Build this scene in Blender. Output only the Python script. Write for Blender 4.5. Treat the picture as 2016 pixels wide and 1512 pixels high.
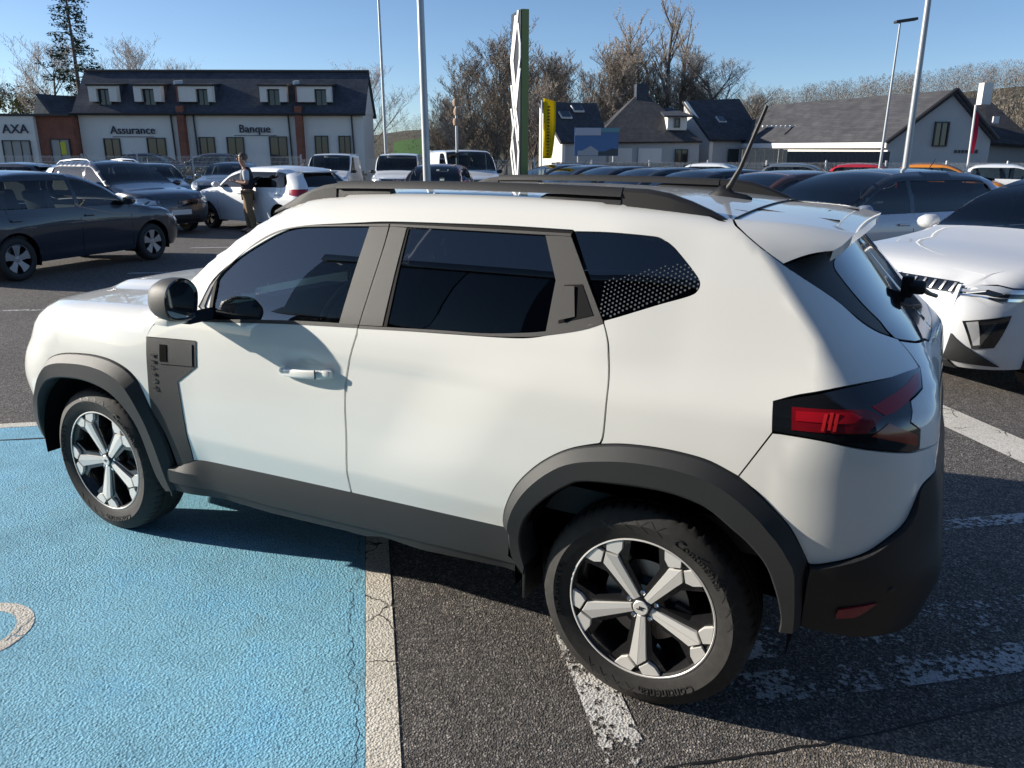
import bpy, bmesh, math, random
import numpy as np
from mathutils import Vector, Matrix, Euler
from mathutils.geometry import delaunay_2d_cdt
R = math.radians
scene = bpy.context.scene
for o in list(bpy.data.objects): bpy.data.objects.remove(o)

# ------------------------------------------------------------------ camera
# the white car stands along x (nose towards -x), its near flank at y = -0.9; the photographer is behind its tail
CAM = Vector((3.3394, -3.0009, 1.7385)); YAW, PITCH, ROLL = .4929, .2825, .0022
cam = bpy.data.cameras.new('camera'); cam_o = bpy.data.objects.new('camera', cam)
scene.collection.objects.link(cam_o); scene.camera = cam_o
cam.sensor_fit = 'HORIZONTAL'; cam.sensor_width = 36; cam.lens = 1543.04/2016*36
cam.clip_start = .05; cam.clip_end = 5000
cam_o.location = CAM
fw = Vector((-math.sin(YAW)*math.cos(PITCH), math.cos(YAW)*math.cos(PITCH), -math.sin(PITCH)))
rt = Vector((math.cos(YAW), math.sin(YAW), 0)); up = rt.cross(fw)
rt2 = math.cos(ROLL)*rt+math.sin(ROLL)*up; up2 = -math.sin(ROLL)*rt+math.cos(ROLL)*up
cam_o.matrix_world = Matrix(((rt2.x, up2.x, -fw.x, CAM.x), (rt2.y, up2.y, -fw.y, CAM.y), (rt2.z, up2.z, -fw.z, CAM.z), (0, 0, 0, 1)))

# ------------------------------------------------------------------ sky, sun, exposure
SUN_TRAVEL = Vector((2.875, .92, -1.0)).normalized()
EL = math.asin(-SUN_TRAVEL.z); AZ = math.atan2(-SUN_TRAVEL.x, -SUN_TRAVEL.y)
world = bpy.data.worlds.new('World'); scene.world = world; world.use_nodes = True
wn = world.node_tree; bgn = wn.nodes['Background']
sky = wn.nodes.new('ShaderNodeTexSky'); sky.sky_type = 'NISHITA'; sky.sun_disc = False
sky.sun_elevation = EL; sky.sun_rotation = AZ % (2*math.pi); sky.altitude = 60; sky.air_density = .70; sky.dust_density = .30; sky.ozone_density = 3.0
wn.links.new(sky.outputs['Color'], bgn.inputs['Color']); bgn.inputs['Strength'].default_value = .088
sun = bpy.data.lights.new('sun', 'SUN'); sun.energy = 4.2; sun.angle = R(.53); sun.color = (1, .93, .82)
sun_o = bpy.data.objects.new('sun', sun); scene.collection.objects.link(sun_o)
sun_o.rotation_euler = SUN_TRAVEL.to_track_quat('-Z', 'Y').to_euler(); sun_o.location = (-30, -10, 20)
vs = scene.view_settings; vs.view_transform = 'Standard'; vs.look = 'None'; vs.gamma = 1; vs.use_curve_mapping = False
vs.exposure = .82
scene.cycles.max_bounces = 8; scene.cycles.transparent_max_bounces = 24; scene.cycles.caustics_reflective = False; scene.cycles.caustics_refractive = False

def site(X, Y, Z=0.0):
    """street axes: X to the right, Y away along the photographer's line of sight, from the spot where he stands"""
    return Vector((CAM.x+X*math.cos(YAW)-Y*math.sin(YAW), CAM.y+X*math.sin(YAW)+Y*math.cos(YAW), Z))
# ------------------------------------------------------------------ materials
MATS = {}
def new_mat(name):
    m = bpy.data.materials.new(name); m.use_nodes = True; MATS[name] = m
    nt = m.node_tree; return m, nt, nt.nodes['Principled BSDF'], nt.nodes['Material Output']
def N(nt, kind, **kw):
    n = nt.nodes.new(kind)
    for k, v in kw.items():
        if k in n.inputs: n.inputs[k].default_value = v
        else: setattr(n, k, v)
    return n
def coords(nt, obj=True):
    return nt.nodes.new('ShaderNodeTexCoord').outputs['Object' if obj else 'Generated']
def worldpos(nt): return nt.nodes.new('ShaderNodeNewGeometry').outputs['Position']
def ramp(nt, src, stops):
    r = nt.nodes.new('ShaderNodeValToRGB'); nt.links.new(src, r.inputs['Fac'])
    el = r.color_ramp.elements
    while len(el) > 1: el.remove(el[-1])
    el[0].position = stops[0][0]; el[0].color = tuple(stops[0][1])+(1,) if len(stops[0][1]) == 3 else stops[0][1]
    for p, c in stops[1:]:
        e = el.new(p); e.color = tuple(c)+(1,) if len(c) == 3 else c
    return r.outputs['Color']
def g3(v): return (v, v, v)
def mix(nt, fac, a, b, mode='MIX'):
    m = nt.nodes.new('ShaderNodeMixRGB'); m.blend_type = mode
    for k, v in (('Fac', fac), ('Color1', a), ('Color2', b)):
        if hasattr(v, 'is_output'): nt.links.new(v, m.inputs[k])
        else: m.inputs[k].default_value = v if k == 'Fac' else (tuple(v)+(1,) if len(v) == 3 else v)
    return m.outputs['Color']
def noise(nt, vec, scale, detail=4, rough=.5, out='Fac'):
    n = N(nt, 'ShaderNodeTexNoise', Scale=scale, Detail=detail, Roughness=rough); nt.links.new(vec, n.inputs['Vector']); return n.outputs[out]
def voro(nt, vec, scale, feature='F1', out='Distance'):
    n = nt.nodes.new('ShaderNodeTexVoronoi'); n.feature = feature; n.inputs['Scale'].default_value = scale
    nt.links.new(vec, n.inputs['Vector']); return n.outputs[out]
def bump(nt, bsdf, h, strength=.3, dist=.01):
    b = N(nt, 'ShaderNodeBump', Strength=strength, Distance=dist); nt.links.new(h, b.inputs['Height']); nt.links.new(b.outputs['Normal'], bsdf.inputs['Normal']); return b
def plain(name, col, rough=.5, metal=0., coat=0., coat_rough=.03, spec=.5, grain=0., grain_scale=60., var=0., bump_s=0.):
    m, nt, b, out = new_mat(name)
    b.inputs['Base Color'].default_value = tuple(col)+(1,); b.inputs['Roughness'].default_value = rough; b.inputs['Metallic'].default_value = metal
    b.inputs['Coat Weight'].default_value = coat; b.inputs['Coat Roughness'].default_value = coat_rough; b.inputs['Specular IOR Level'].default_value = spec
    if var > 0 or bump_s > 0:
        v = coords(nt); n = noise(nt, v, grain_scale, 5, .6)
        if var > 0:
            c = ramp(nt, n, [(.25, [x*(1-var) for x in col]), (.75, [min(1, x*(1+var)) for x in col])]); nt.links.new(c, b.inputs['Base Color'])
        if bump_s > 0: bump(nt, b, n, bump_s, .004)
    return m
def glass(name, tint, ior=1.5, rough=0.0, glossy=(1, 1, 1)):
    m, nt, b, out = new_mat(name); nt.nodes.remove(b)
    tr = N(nt, 'ShaderNodeBsdfTransparent'); tr.inputs['Color'].default_value = tuple(tint)+(1,)
    gl = N(nt, 'ShaderNodeBsdfGlossy', Roughness=rough); gl.inputs['Color'].default_value = tuple(glossy)+(1,)
    fr = N(nt, 'ShaderNodeFresnel', IOR=ior); mx = nt.nodes.new('ShaderNodeMixShader')
    nt.links.new(fr.outputs[0], mx.inputs[0]); nt.links.new(tr.outputs[0], mx.inputs[1]); nt.links.new(gl.outputs[0], mx.inputs[2]); nt.links.new(mx.outputs[0], out.inputs['Surface'])
    return m
def paint(name, col, rough=.45, metal=0., flake=0.):
    m = plain(name, col, rough, metal, 1.0, .02)
    return m
paint('paint_white', (.83, .82, .765), .5)
paint('paint_white2', (.78, .80, .81), .5); paint('paint_navy', (.020, .024, .036), .35); paint('paint_graphite', (.060, .066, .080), .35, .3)
paint('paint_silver', (.30, .335, .41), .38, .35); paint('paint_pearl', (.60, .61, .62), .5); paint('paint_red', (.42, .02, .03), .4); paint('paint_maroon', (.20, .035, .04), .4, .2); paint('paint_orange', (.75, .26, .03), .4)
paint('paint_brown', (.10, .045, .03), .35, .5); paint('paint_black', (.012, .013, .016), .3); paint('paint_slate', (.05, .06, .075), .35, .4); paint('paint_grey', (.22, .25, .27), .35, .6)
plain('black_gloss', (.008, .009, .011), .08, coat=1.0)
plain('plastic', (.018, .019, .020), .58, var=.12, grain_scale=900, bump_s=.25)       # grained dark grey cladding
plain('plastic_taupe', (.056, .053, .050), .55, var=.10, grain_scale=700, bump_s=.2)     # satin pillar trim
plain('plastic_black', (.012, .012, .013), .5, bump_s=.15, grain_scale=500)
plain('seal', (.006, .006, .007), .6, spec=.15); plain('liner', (.006, .006, .006), .9, spec=.05); plain('underbody', (.010, .010, .010), .9)
plain('steel_disc', (.30, .28, .27), .35, 1.0); plain('iron', (.10, .09, .085), .6, .8)
plain('rim_machined', (.80, .78, .74), .40, .25, coat=.3); plain('rim_silver', (.42, .42, .43), .35, .8); plain('rim_black', (.014, .014, .015), .22, coat=.6)
plain('chrome', (.75, .75, .75), .08, 1.0)
plain('cabin', (.10, .10, .105), .8); plain('cabin_grey', (.12, .12, .125), .85); plain('seat_cloth', (.11, .112, .12), .9, bump_s=.3, grain_scale=300)
glass('glass_clear', (.84, .90, .88), 2.1); glass('glass_tint', (.05, .055, .06), 1.8); glass('glass_car', (.50, .56, .55), 1.6); glass('lens_clear', (.8, .82, .82))
glass('glass_smoke', (.16, .165, .175), 1.6)
plain('lamp_red', (.34, .006, .014), .2, coat=.6); plain('lamp_red_dark', (.17, .004, .009), .2, coat=.6); plain('lamp_red_hot', (.55, .02, .025), .3); plain('lamp_amber', (.26, .030, .010), .2, coat=.5); plain('lamp_white', (.65, .66, .66), .12, .5, coat=1.0)
plain('reflector_red', (.24, .008, .02), .25, coat=.6)
plain('plate_white', (.7, .7, .68), .5); plain('paper_green', (.62, .75, .66), .8)
def tyre_mat():
    m, nt, b, out = new_mat('tyre'); v = coords(nt)
    n = noise(nt, v, 40, 5, .6); c = ramp(nt, n, [(.3, (.018, .017, .016)), (.7, (.034, .032, .030))]); nt.links.new(c, b.inputs['Base Color'])
    b.inputs['Roughness'].default_value = .72; bump(nt, b, noise(nt, v, 300, 3), .15, .002)
tyre_mat(); plain('tyre_letters', (.010, .010, .010), .55); plain('tyre_mark', (.036, .034, .032), .5)
# ------------------------------------------------------------------ mesh helpers
COL = scene.collection
def link(o, parent=None):
    COL.objects.link(o)
    if parent is not None: o.parent = parent
    return o
def finish(me, mat, angle=38):
    if isinstance(mat, str): mat = MATS[mat]
    if mat is not None: me.materials.append(mat)
    me.polygons.foreach_set('use_smooth', [True]*len(me.polygons))
    me.set_sharp_from_angle(angle=R(angle)); me.update(); return me
def mesh(name, verts, faces, mat, angle=38):
    me = bpy.data.meshes.new(name); me.from_pydata([tuple(v) for v in verts], [], faces); return finish(me, mat, angle)
def obj(name, me, parent=None, loc=None, rot=None, scale=None):
    o = bpy.data.objects.new(name, me); link(o, parent)
    if loc is not None: o.location = loc
    if rot is not None: o.rotation_euler = rot
    if scale is not None: o.scale = scale
    return o
def tag(o, label=None, cat=None, group=None, kind=None):
    for k, v in (('label', label), ('category', cat), ('group', group), ('kind', kind)):
        if v: o[k] = v
    return o
def empty(name, loc=(0, 0, 0), rz=0.0, label=None, cat=None, group=None):
    o = bpy.data.objects.new(name, None); o.empty_display_size = .2; link(o); o.location = loc; o.rotation_euler = (0, 0, rz)
    return tag(o, label, cat, group)
def copy_tree(root, loc, rz, label=None, group=None, swap=None, name=None):
    r = root.copy(); COL.objects.link(r); r.location = loc; r.rotation_euler = (0, 0, rz)
    if name: r.name = name
    if label: r['label'] = label
    if group: r['group'] = group
    def kids(a, b):
        for ch in list(a.children):
            c = ch.copy(); c.parent = b; COL.objects.link(c)
            if swap and c.type == 'MESH' and c.data.materials and c.data.materials[0] and c.data.materials[0].name in swap:
                c.data = recolour(c.data, swap)
            kids(ch, c)
    kids(root, r); return r
_RC = {}
def recolour(me, swap):
    k = (me.name, swap[me.materials[0].name])
    if k not in _RC:
        m2 = me.copy(); m2.materials[0] = MATS[swap[me.materials[0].name]]; _RC[k] = m2
    return _RC[k]

class MB:
    def __init__(s): s.v = []; s.f = []
    def add(s, verts, faces):
        n = len(s.v); s.v += [tuple(v) for v in verts]; s.f += [tuple(i+n for i in f) for f in faces]; return s
    def box(s, c, d, M=None):
        x, y, z = [k/2 for k in d]
        vs_ = [Vector((sx*x, sy*y, sz*z)) for sz in (-1, 1) for sy in (-1, 1) for sx in (-1, 1)]
        if M is not None: vs_ = [M @ v for v in vs_]
        return s.add([v+Vector(c) for v in vs_], [(0, 2, 3, 1), (4, 5, 7, 6), (0, 1, 5, 4), (2, 6, 7, 3), (0, 4, 6, 2), (1, 3, 7, 5)])
    def bevbox(s, c, d, b=.02, M=None):
        bm = bmesh.new(); bmesh.ops.create_cube(bm, size=1)
        for v in bm.verts: v.co = Vector((v.co.x*d[0], v.co.y*d[1], v.co.z*d[2]))
        bmesh.ops.bevel(bm, geom=list(bm.edges), offset=b, segments=2, profile=.6, affect='EDGES')
        bm.verts.index_update(); vs_ = [v.co.copy() for v in bm.verts]
        if M is not None: vs_ = [M @ v for v in vs_]
        s.add([v+Vector(c) for v in vs_], [[v.index for v in f.verts] for f in bm.faces]); bm.free(); return s
    def tube(s, pts, rad, n=8, caps=True):
        pts = [Vector(p) for p in pts]; rads = rad if hasattr(rad, '__len__') else [rad]*len(pts); rings = []
        prev = None
        for i, p in enumerate(pts):
            d = (pts[min(i+1, len(pts)-1)]-pts[max(i-1, 0)]).normalized()
            if prev is None: a = d.orthogonal().normalized()
            else: a = (prev-d*prev.dot(d)); a = a.normalized() if a.length > 1e-6 else d.orthogonal().normalized()
            prev = a; b = d.cross(a)
            rings.append([p+(a*math.cos(2*math.pi*k/n)+b*math.sin(2*math.pi*k/n))*rads[i] for k in range(n)])
        base = len(s.v); s.v += [tuple(v) for r_ in rings for v in r_]
        for i in range(len(pts)-1):
            for k in range(n):
                s.f.append((base+i*n+k, base+i*n+(k+1) % n, base+(i+1)*n+(k+1) % n, base+(i+1)*n+k))
        if caps:
            s.f.append(tuple(base+k for k in range(n))[::-1]); s.f.append(tuple(base+(len(pts)-1)*n+k for k in range(n)))
        return s
    def lathe(s, prof, n=48, axis='y', close=False):
        """prof: (radius, along axis)"""
        base = len(s.v); m = len(prof)
        for k in range(n):
            a = 2*math.pi*k/n; c, d = math.cos(a), math.sin(a)
            for (r_, h) in prof:
                s.v.append((r_*c, h, r_*d) if axis == 'y' else ((r_*c, r_*d, h) if axis == 'z' else (h, r_*c, r_*d)))
        for k in range(n):
            k2 = (k+1) % n
            for i in range(m-1 if not close else m):
                j = (i+1) % m
                q = (base+k*m+i, base+k*m+j, base+k2*m+j, base+k2*m+i)
                s.f.append(q if axis != 'y' else q)
        return s
    def grid(s, rows, close_u=False):
        """rows of equal-length point lists"""
        base = len(s.v); n = len(rows[0]); s.v += [tuple(p) for r_ in rows for p in r_]
        for i in range(len(rows)-1):
            for k in range(n-1 if not close_u else n):
                k2 = (k+1) % n
                s.f.append((base+i*n+k, base+i*n+k2, base+(i+1)*n+k2, base+(i+1)*n+k))
        return s
    def prism(s, poly, axis, h0, h1):
        """poly 2D list extruded along axis between h0 and h1 (concave allowed)"""
        def P(a, b, h): return {'x': (h, a, b), 'y': (a, h, b), 'z': (a, b, h)}[axis]
        n = len(poly); base = len(s.v)
        s.v += [P(a, b, h0) for a, b in poly]+[P(a, b, h1) for a, b in poly]
        s.f.append(tuple(base+i for i in range(n))[::-1]); s.f.append(tuple(base+n+i for i in range(n)))
        for i in range(n):
            j = (i+1) % n; s.f.append((base+i, base+j, base+n+j, base+n+i))
        return s
    def mesh(s, name, mat, angle=38, fix=False):
        me = bpy.data.meshes.new(name); me.from_pydata(s.v, [], s.f)
        if fix:
            bm = bmesh.new(); bm.from_mesh(me); bmesh.ops.recalc_face_normals(bm, faces=bm.faces); bm.to_mesh(me); bm.free()
        return finish(me, mat, angle)
    def build(s, name, mat, parent=None, angle=38, fix=True, loc=None, rot=None):
        return obj(name, s.mesh(name, mat, angle, fix), parent, loc, rot)

def text_mesh(name, body, size, depth, mat, res=3, bevel=0.0):
    cu = bpy.data.curves.new(name, 'FONT'); cu.body = body; cu.size = size; cu.extrude = depth; cu.align_x = 'CENTER'; cu.align_y = 'CENTER'; cu.resolution_u = res
    o = bpy.data.objects.new(name, cu); COL.objects.link(o)
    dg = bpy.context.evaluated_depsgraph_get(); dg.update()
    me = bpy.data.meshes.new_from_object(o.evaluated_get(dg)); me.name = name
    bpy.data.objects.remove(o); bpy.data.curves.remove(cu)
    me.materials.clear(); return finish(me, mat, 30)

# ------------------------------------------------------------------ skins: outlines laid on a curved body form
def expand(poly, sub=4):
    """outline of (u, v, corner) -> dense outline, curved through the points that are no corners"""
    P_ = [(p[0], p[1]) for p in poly]; c = [len(p) < 3 or p[2] for p in poly]; n = len(P_); out = []
    for i in range(n):
        a, b = P_[i], P_[(i+1) % n]; ca, cb = c[i], c[(i+1) % n]
        out.append(a)
        if ca and cb: continue
        p0 = a if ca else P_[i-1]; p3 = b if cb else P_[(i+2) % n]
        for k in range(1, sub):
            t = k/sub
            out.append(tuple(.5*((2*a[d])+(-p0[d]+b[d])*t+(2*p0[d]-5*a[d]+4*b[d]-p3[d])*t*t+(-p0[d]+3*a[d]-3*b[d]+p3[d])*t**3) for d in (0, 1)))
    return out
def curve(pts, n=None, sub=6):
    """open polyline smoothed (corner flags kept), resampled to n points by length"""
    P_ = [(p[0], p[1]) for p in pts]; m = len(P_); out = []
    for i in range(m-1):
        a, b = P_[i], P_[i+1]; p0 = P_[max(0, i-1)]; p3 = P_[min(m-1, i+2)]
        for k in range(sub):
            t = k/sub; out.append(tuple(.5*((2*a[d])+(-p0[d]+b[d])*t+(2*p0[d]-5*a[d]+4*b[d]-p3[d])*t*t+(-p0[d]+3*a[d]-3*b[d]+p3[d])*t**3) for d in (0, 1)))
    out.append(P_[-1])
    if n:
        q = np.array(out); L = np.r_[0, np.cumsum(np.hypot(*np.diff(q, axis=0).T))]; t = np.linspace(0, L[-1], n)
        out = list(zip(np.interp(t, L, q[:, 0]), np.interp(t, L, q[:, 1])))
    return out
def area2(p): return sum(p[i][0]*p[(i+1) % len(p)][1]-p[(i+1) % len(p)][0]*p[i][1] for i in range(len(p)))
def flat_tris(poly, step):
    if area2(poly) < 0: poly = poly[::-1]
    # split long edges, scatter grid points inside, constrained Delaunay
    B_ = []
    for i in range(len(poly)):
        a, b = poly[i], poly[(i+1) % len(poly)]; L = math.hypot(b[0]-a[0], b[1]-a[1])
        if L < 1e-4: continue
        k = max(1, int(math.ceil(L/step)))
        B_ += [(a[0]+(b[0]-a[0])*t/k, a[1]+(b[1]-a[1])*t/k) for t in range(k)]
    q = np.array(B_); n = len(q); nx = np.roll(q, -1, 0)
    gx = np.arange(math.floor(q[:, 0].min()/step)*step, q[:, 0].max(), step); gy = np.arange(math.floor(q[:, 1].min()/step)*step, q[:, 1].max(), step)
    inner = []
    for x in gx:
        for y in gy:
            c = ((q[:, 1] > y) != (nx[:, 1] > y)); d = np.where(nx[:, 1] == q[:, 1], 1e-12, nx[:, 1]-q[:, 1])
            if (c & (x < (nx[:, 0]-q[:, 0])*(y-q[:, 1])/d+q[:, 0])).sum() % 2:
                if np.hypot(q[:, 0]-x, q[:, 1]-y).min() > step*.4: inner.append((x, y))
    pts = [Vector(p) for p in B_]+[Vector(p) for p in inner]
    V, ed, F, *_ = delaunay_2d_cdt(pts, [(i, (i+1) % n) for i in range(n)], [], 1, 1e-6)
    V = [(v.x, v.y) for v in V]; F2 = []; cnt = {}
    for f in F:
        f = list(f)
        if area2([V[i] for i in f]) < 0: f = f[::-1]
        F2.append(f)
        for a, b in zip(f, f[1:]+f[:1]): cnt[(a, b)] = 1
    E = [(a, b) for (a, b) in cnt if (b, a) not in cnt]
    return V, F2, E
def skin_data(fn, poly, step=.05, thick=.014, off=0.0, flip=False, sub=4, normal_eps=2e-3):
    V, F, E = flat_tris(expand(poly, sub), step)
    P_ = np.array([fn(u, v) for u, v in V]); e = normal_eps
    A = np.array([fn(u+e, v) for u, v in V])-np.array([fn(u-e, v) for u, v in V])
    B = np.array([fn(u, v+e) for u, v in V])-np.array([fn(u, v-e) for u, v in V])
    n = np.cross(A, B); n /= np.maximum(1e-9, np.linalg.norm(n, axis=1))[:, None]
    if flip: n = -n; F = [f[::-1] for f in F]; E = [(b, a) for a, b in E]
    o = np.array([off(u, v) for u, v in V])[:, None] if callable(off) else off
    return P_+n*o, n, F, E, thick
def skin_mesh(name, data, mat, mirror=False, both=False):
    P_, n, F, E, th = data; verts = []; faces = []; norms = []
    for mir in ((False, True) if both else (mirror,)):
        k = np.array([1, -1, 1]) if mir else np.array([1, 1, 1])
        Q, m = P_*k, n*k; base = len(verts); verts += Q.tolist()
        for f in F:
            f2 = f[::-1] if mir else f
            faces.append([base+i for i in f2]); norms += [m[i].tolist() for i in f2]
        if th > 0:
            for a, b in E:
                if mir: a, b = b, a
                q = [Q[b], Q[a], Q[a]-m[a]*th, Q[b]-m[b]*th]
                w = np.cross(q[1]-q[0], q[2]-q[0]); w = w/max(1e-9, np.linalg.norm(w))
                i0 = len(verts); verts += [x.tolist() for x in q]; faces.append([i0, i0+1, i0+2, i0+3])
                nn = (w*.8+m[a]*.2); nn /= max(1e-9, np.linalg.norm(nn)); norms += [nn.tolist()]*4
    me = bpy.data.meshes.new(name); me.from_pydata(verts, [], faces)
    me.polygons.foreach_set('use_smooth', [True]*len(faces)); me.materials.append(MATS[mat])
    me.normals_split_custom_set(norms); me.update(); return me
def skin(name, fn, poly, mat, parent, step=.05, thick=.014, off=0.0, flip=False, sides=(0, 1), both=False, sub=4):
    d = skin_data(fn, poly, step, thick, off, flip, sub)
    if both: return [obj(name, skin_mesh(name, d, mat, both=True), parent)]
    return [obj(name, skin_mesh(name, d, mat, mirror=bool(s)), parent) for s in sides]
def loft(name, fn, rows, offs, mat, parent, sides=(0, 1), angle=30, back=.04):
    """band between outlines on the form; rows of equal-length (u, v) lists, each pushed out by its offset"""
    pts = []
    for row, of in zip(rows, offs):
        r_ = []
        for (u, v) in row:
            e = 3e-3; p = fn(u, v); a = fn(u+e, v)-fn(u-e, v); b = fn(u, v+e)-fn(u, v-e); m = np.cross(a, b); m /= max(1e-9, np.linalg.norm(m)); r_.append(p+m*of)
        pts.append(r_)
    out = []
    for sd in sides:
        k = np.array([1, -1, 1]) if sd else np.array([1, 1, 1])
        mb = MB().grid([[p*k for p in r_] for r_ in pts]); out.append(mb.build(name, mat, parent, angle, True))
        # outward facing
        me = out[-1].data
        if sum(p.normal.y*p.area for p in me.polygons)*(1 if not sd else -1) > 0: me.flip_normals()
    return out

def pchip(xs, ys):
    xs = np.array(xs, float); ys = np.array(ys, float)
    h = np.diff(xs); d = np.diff(ys)/h
    m = np.zeros_like(xs)
    m[0], m[-1] = d[0], d[-1]
    for i in range(1, len(xs)-1):
        if d[i-1]*d[i] > 0:
            w1, w2 = 2*h[i]+h[i-1], h[i]+2*h[i-1]
            m[i] = (w1+w2)/(w1/d[i-1]+w2/d[i])
    def f(x):
        if x <= xs[0]: return float(ys[0]+m[0]*(x-xs[0]))
        if x >= xs[-1]: return float(ys[-1]+m[-1]*(x-xs[-1]))
        i = int(np.searchsorted(xs, x))-1
        t = (x-xs[i])/h[i]
        return float((2*t**3-3*t**2+1)*ys[i]+(t**3-2*t**2+t)*h[i]*m[i]+(-2*t**3+3*t**2)*ys[i+1]+(t**3-t**2)*h[i]*m[i+1])
    return f

def lerp_table(xs, ys):
    def f(x): return float(np.interp(x, xs, ys))
    return f

def sstep(a, b, x):
    t = min(1.0, max(0.0, (x-a)/(b-a))); return t*t*(3-2*t)

class BodyForm:
    """Rounded car body. side(u, v): u runs along the flank (u = x) and round the corners, v = height."""
    def __init__(s, width, ztop, xfront, xrear, fa, fb, ra, rb, fillet, inset, extra=None, crown=None):
        s.width, s.ztop, s.xfront, s.xrear = width, ztop, xfront, xrear
        s.fa, s.fb, s.ra, s.rb = fa, fb, ra, rb           # functions of z
        s.fillet, s.inset = fillet, inset                 # functions of x
        s.extra = extra; s.crown = crown or (lambda x: .03)
    def W(s, x, z):
        w = s.width(z)
        if s.extra: w += s.extra(x, z)
        return w
    def side(s, u, v):
        xr0 = s.xrear(v); xf0 = s.xfront(v)
        xx = min(max(u, xf0), xr0)
        zt = s.ztop(xx); r = s.fillet(xx)
        ins = 0.0; z = v
        if v > zt-r:
            t = min(1.0, (v-(zt-r))/r)*math.pi/2
            z = zt-r+r*math.sin(t); ins = s.inset(xx)*(1-math.cos(t))
        xr, xf = s.xrear(z), s.xfront(z)
        a, b = s.ra(z), s.rb(z); a2, b2 = s.fa(z), s.fb(z)
        if u > xr-a:
            L = (a+b)*.8
            w = s.W(xr-a, z)-ins; t = (u-(xr-a))/L
            if t <= 1:
                th = t*math.pi/2
                return np.array([xr-a+a*math.sin(th), -(w-b+b*math.cos(th)), z])
            return np.array([xr, -max(0.0, w-b-(t-1)*L), z])
        if u < xf+a2:
            L = (a2+b2)*.8
            w = s.W(xf+a2, z)-ins; t = ((xf+a2)-u)/L
            if t <= 1:
                th = t*math.pi/2
                return np.array([xf+a2-a2*math.sin(th), -(w-b2+b2*math.cos(th)), z])
            return np.array([xf, -max(0.0, w-b2-(t-1)*L), z])
        return np.array([u, -(s.W(u, z)-ins), z])
    def top(s, x, t):
        """t = -1..1 across the car, at the upper skin"""
        zt = s.ztop(x); xr, xf = s.xrear(zt), s.xfront(zt)
        w = s.W(min(max(x, xf+s.fa(zt)), xr-s.ra(zt)), zt)
        a, b = s.ra(zt), s.rb(zt); a2, b2 = s.fa(zt), s.fb(zt)
        if x > xr-a: w = w-b+b*math.sqrt(max(0, 1-((x-xr+a)/a)**2))
        if x < xf+a2: w = w-b2+b2*math.sqrt(max(0, 1-((xf+a2-x)/a2)**2))
        ye = w-s.inset(x)
        return np.array([x, t*ye, zt+s.crown(x)*(1-t*t)])
    def back(s, y, z):
        xr, a, b = s.xrear(z), s.ra(z), s.rb(z); w = s.W(xr-a, z)-b
        q = abs(y)
        if q > w: return np.array([xr-a+a*math.sqrt(max(0, 1-((q-w)/b)**2)), y, z])
        return np.array([xr+.03*(1-(q/max(w,.1))**2), y, z])
    def front(s, y, z):
        xf, a, b = s.xfront(z), s.fa(z), s.fb(z); w = s.W(xf+a, z)-b
        q = abs(y)
        if q > w: return np.array([xf+a-a*math.sqrt(max(0, 1-((q-w)/b)**2)), y, z])
        return np.array([xf, y, z])
# ---- the white estate car's body form
_hz = pchip([.2,.30,.40,.52,.62,.75,.90,1.00,1.10,1.17,1.25,1.34,1.45,1.53,1.58,1.64],
            [.835,.855,.872,.890,.903,.908,.905,.899,.886,.868,.838,.803,.756,.720,.694,.655])
_ht = pchip([-.9,-.80,-.66,-.45,-.2,.1,.4,.50,.56,.66,.76,.88,1.0,1.09,1.19,1.32,1.6,1.9,2.3,2.6,2.8,3.0,3.2],
            [.86,.95,1.02,1.062,1.085,1.105,1.12,1.125,1.155,1.245,1.328,1.418,1.495,1.541,1.575,1.598,1.612,1.615,1.605,1.585,1.562,1.530,1.495])
_hf = pchip([.2,.35,.5,.65,.8,.9,.98,1.06,1.1],[-.70,-.76,-.80,-.80,-.74,-.66,-.62,-.56,-.52])
_hr = pchip([.2,.32,.45,.60,.72,.85,1.0,1.1,1.17,1.25,1.35,1.45,1.53,1.60,1.66],
            [3.30,3.38,3.44,3.455,3.43,3.42,3.415,3.40,3.36,3.29,3.20,3.11,3.03,2.97,2.92])
def _hextra(x, z):
    d = 0.0
    # rear flank pressed out behind a soft edge that runs down through the rear door
    xb = 1.97+.66*(z-.90)
    out = sstep(-.22, .22, x-xb)*(1-sstep(2.9, 3.5, x))
    d += .013*out*sstep(.50, .78, z)*(1-sstep(1.02, 1.16, z))
    # doors: shallow hollow under a crisp upper edge
    d -= .007*(1-out)*sstep(.80, 1.45, x)*sstep(.62, .80, z)*(1-sstep(1.00, 1.06, z))
    d += .022*(1-sstep(.25, .75, x))*sstep(.55, .80, z)*(1-sstep(.90, 1.12, z))
    # lower edge of the doors turns under along a crease
    d -= .14*max(0.0, .612-z)*sstep(.55, .75, x)*(1-sstep(2.15, 2.4, x))
    # shoulder crease of the rear quarter
    zc = 1.065+.03*sstep(2.9, 3.3, x)
    d -= .10*min(max(0.0, z-zc), .12)*sstep(2.45, 2.75, x)
    d -= .028*sstep(2.5, 3.4, x)*sstep(.9, 1.4, z)
    d -= .010*sstep(2.6, 3.2, x)
    d -= .016*math.exp(-((x-1.345)/.062)**2-((z-.985)/.034)**2)      # dish behind the door handle
    d -= .03*(1-sstep(-.5, .3, x))
    return d
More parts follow.
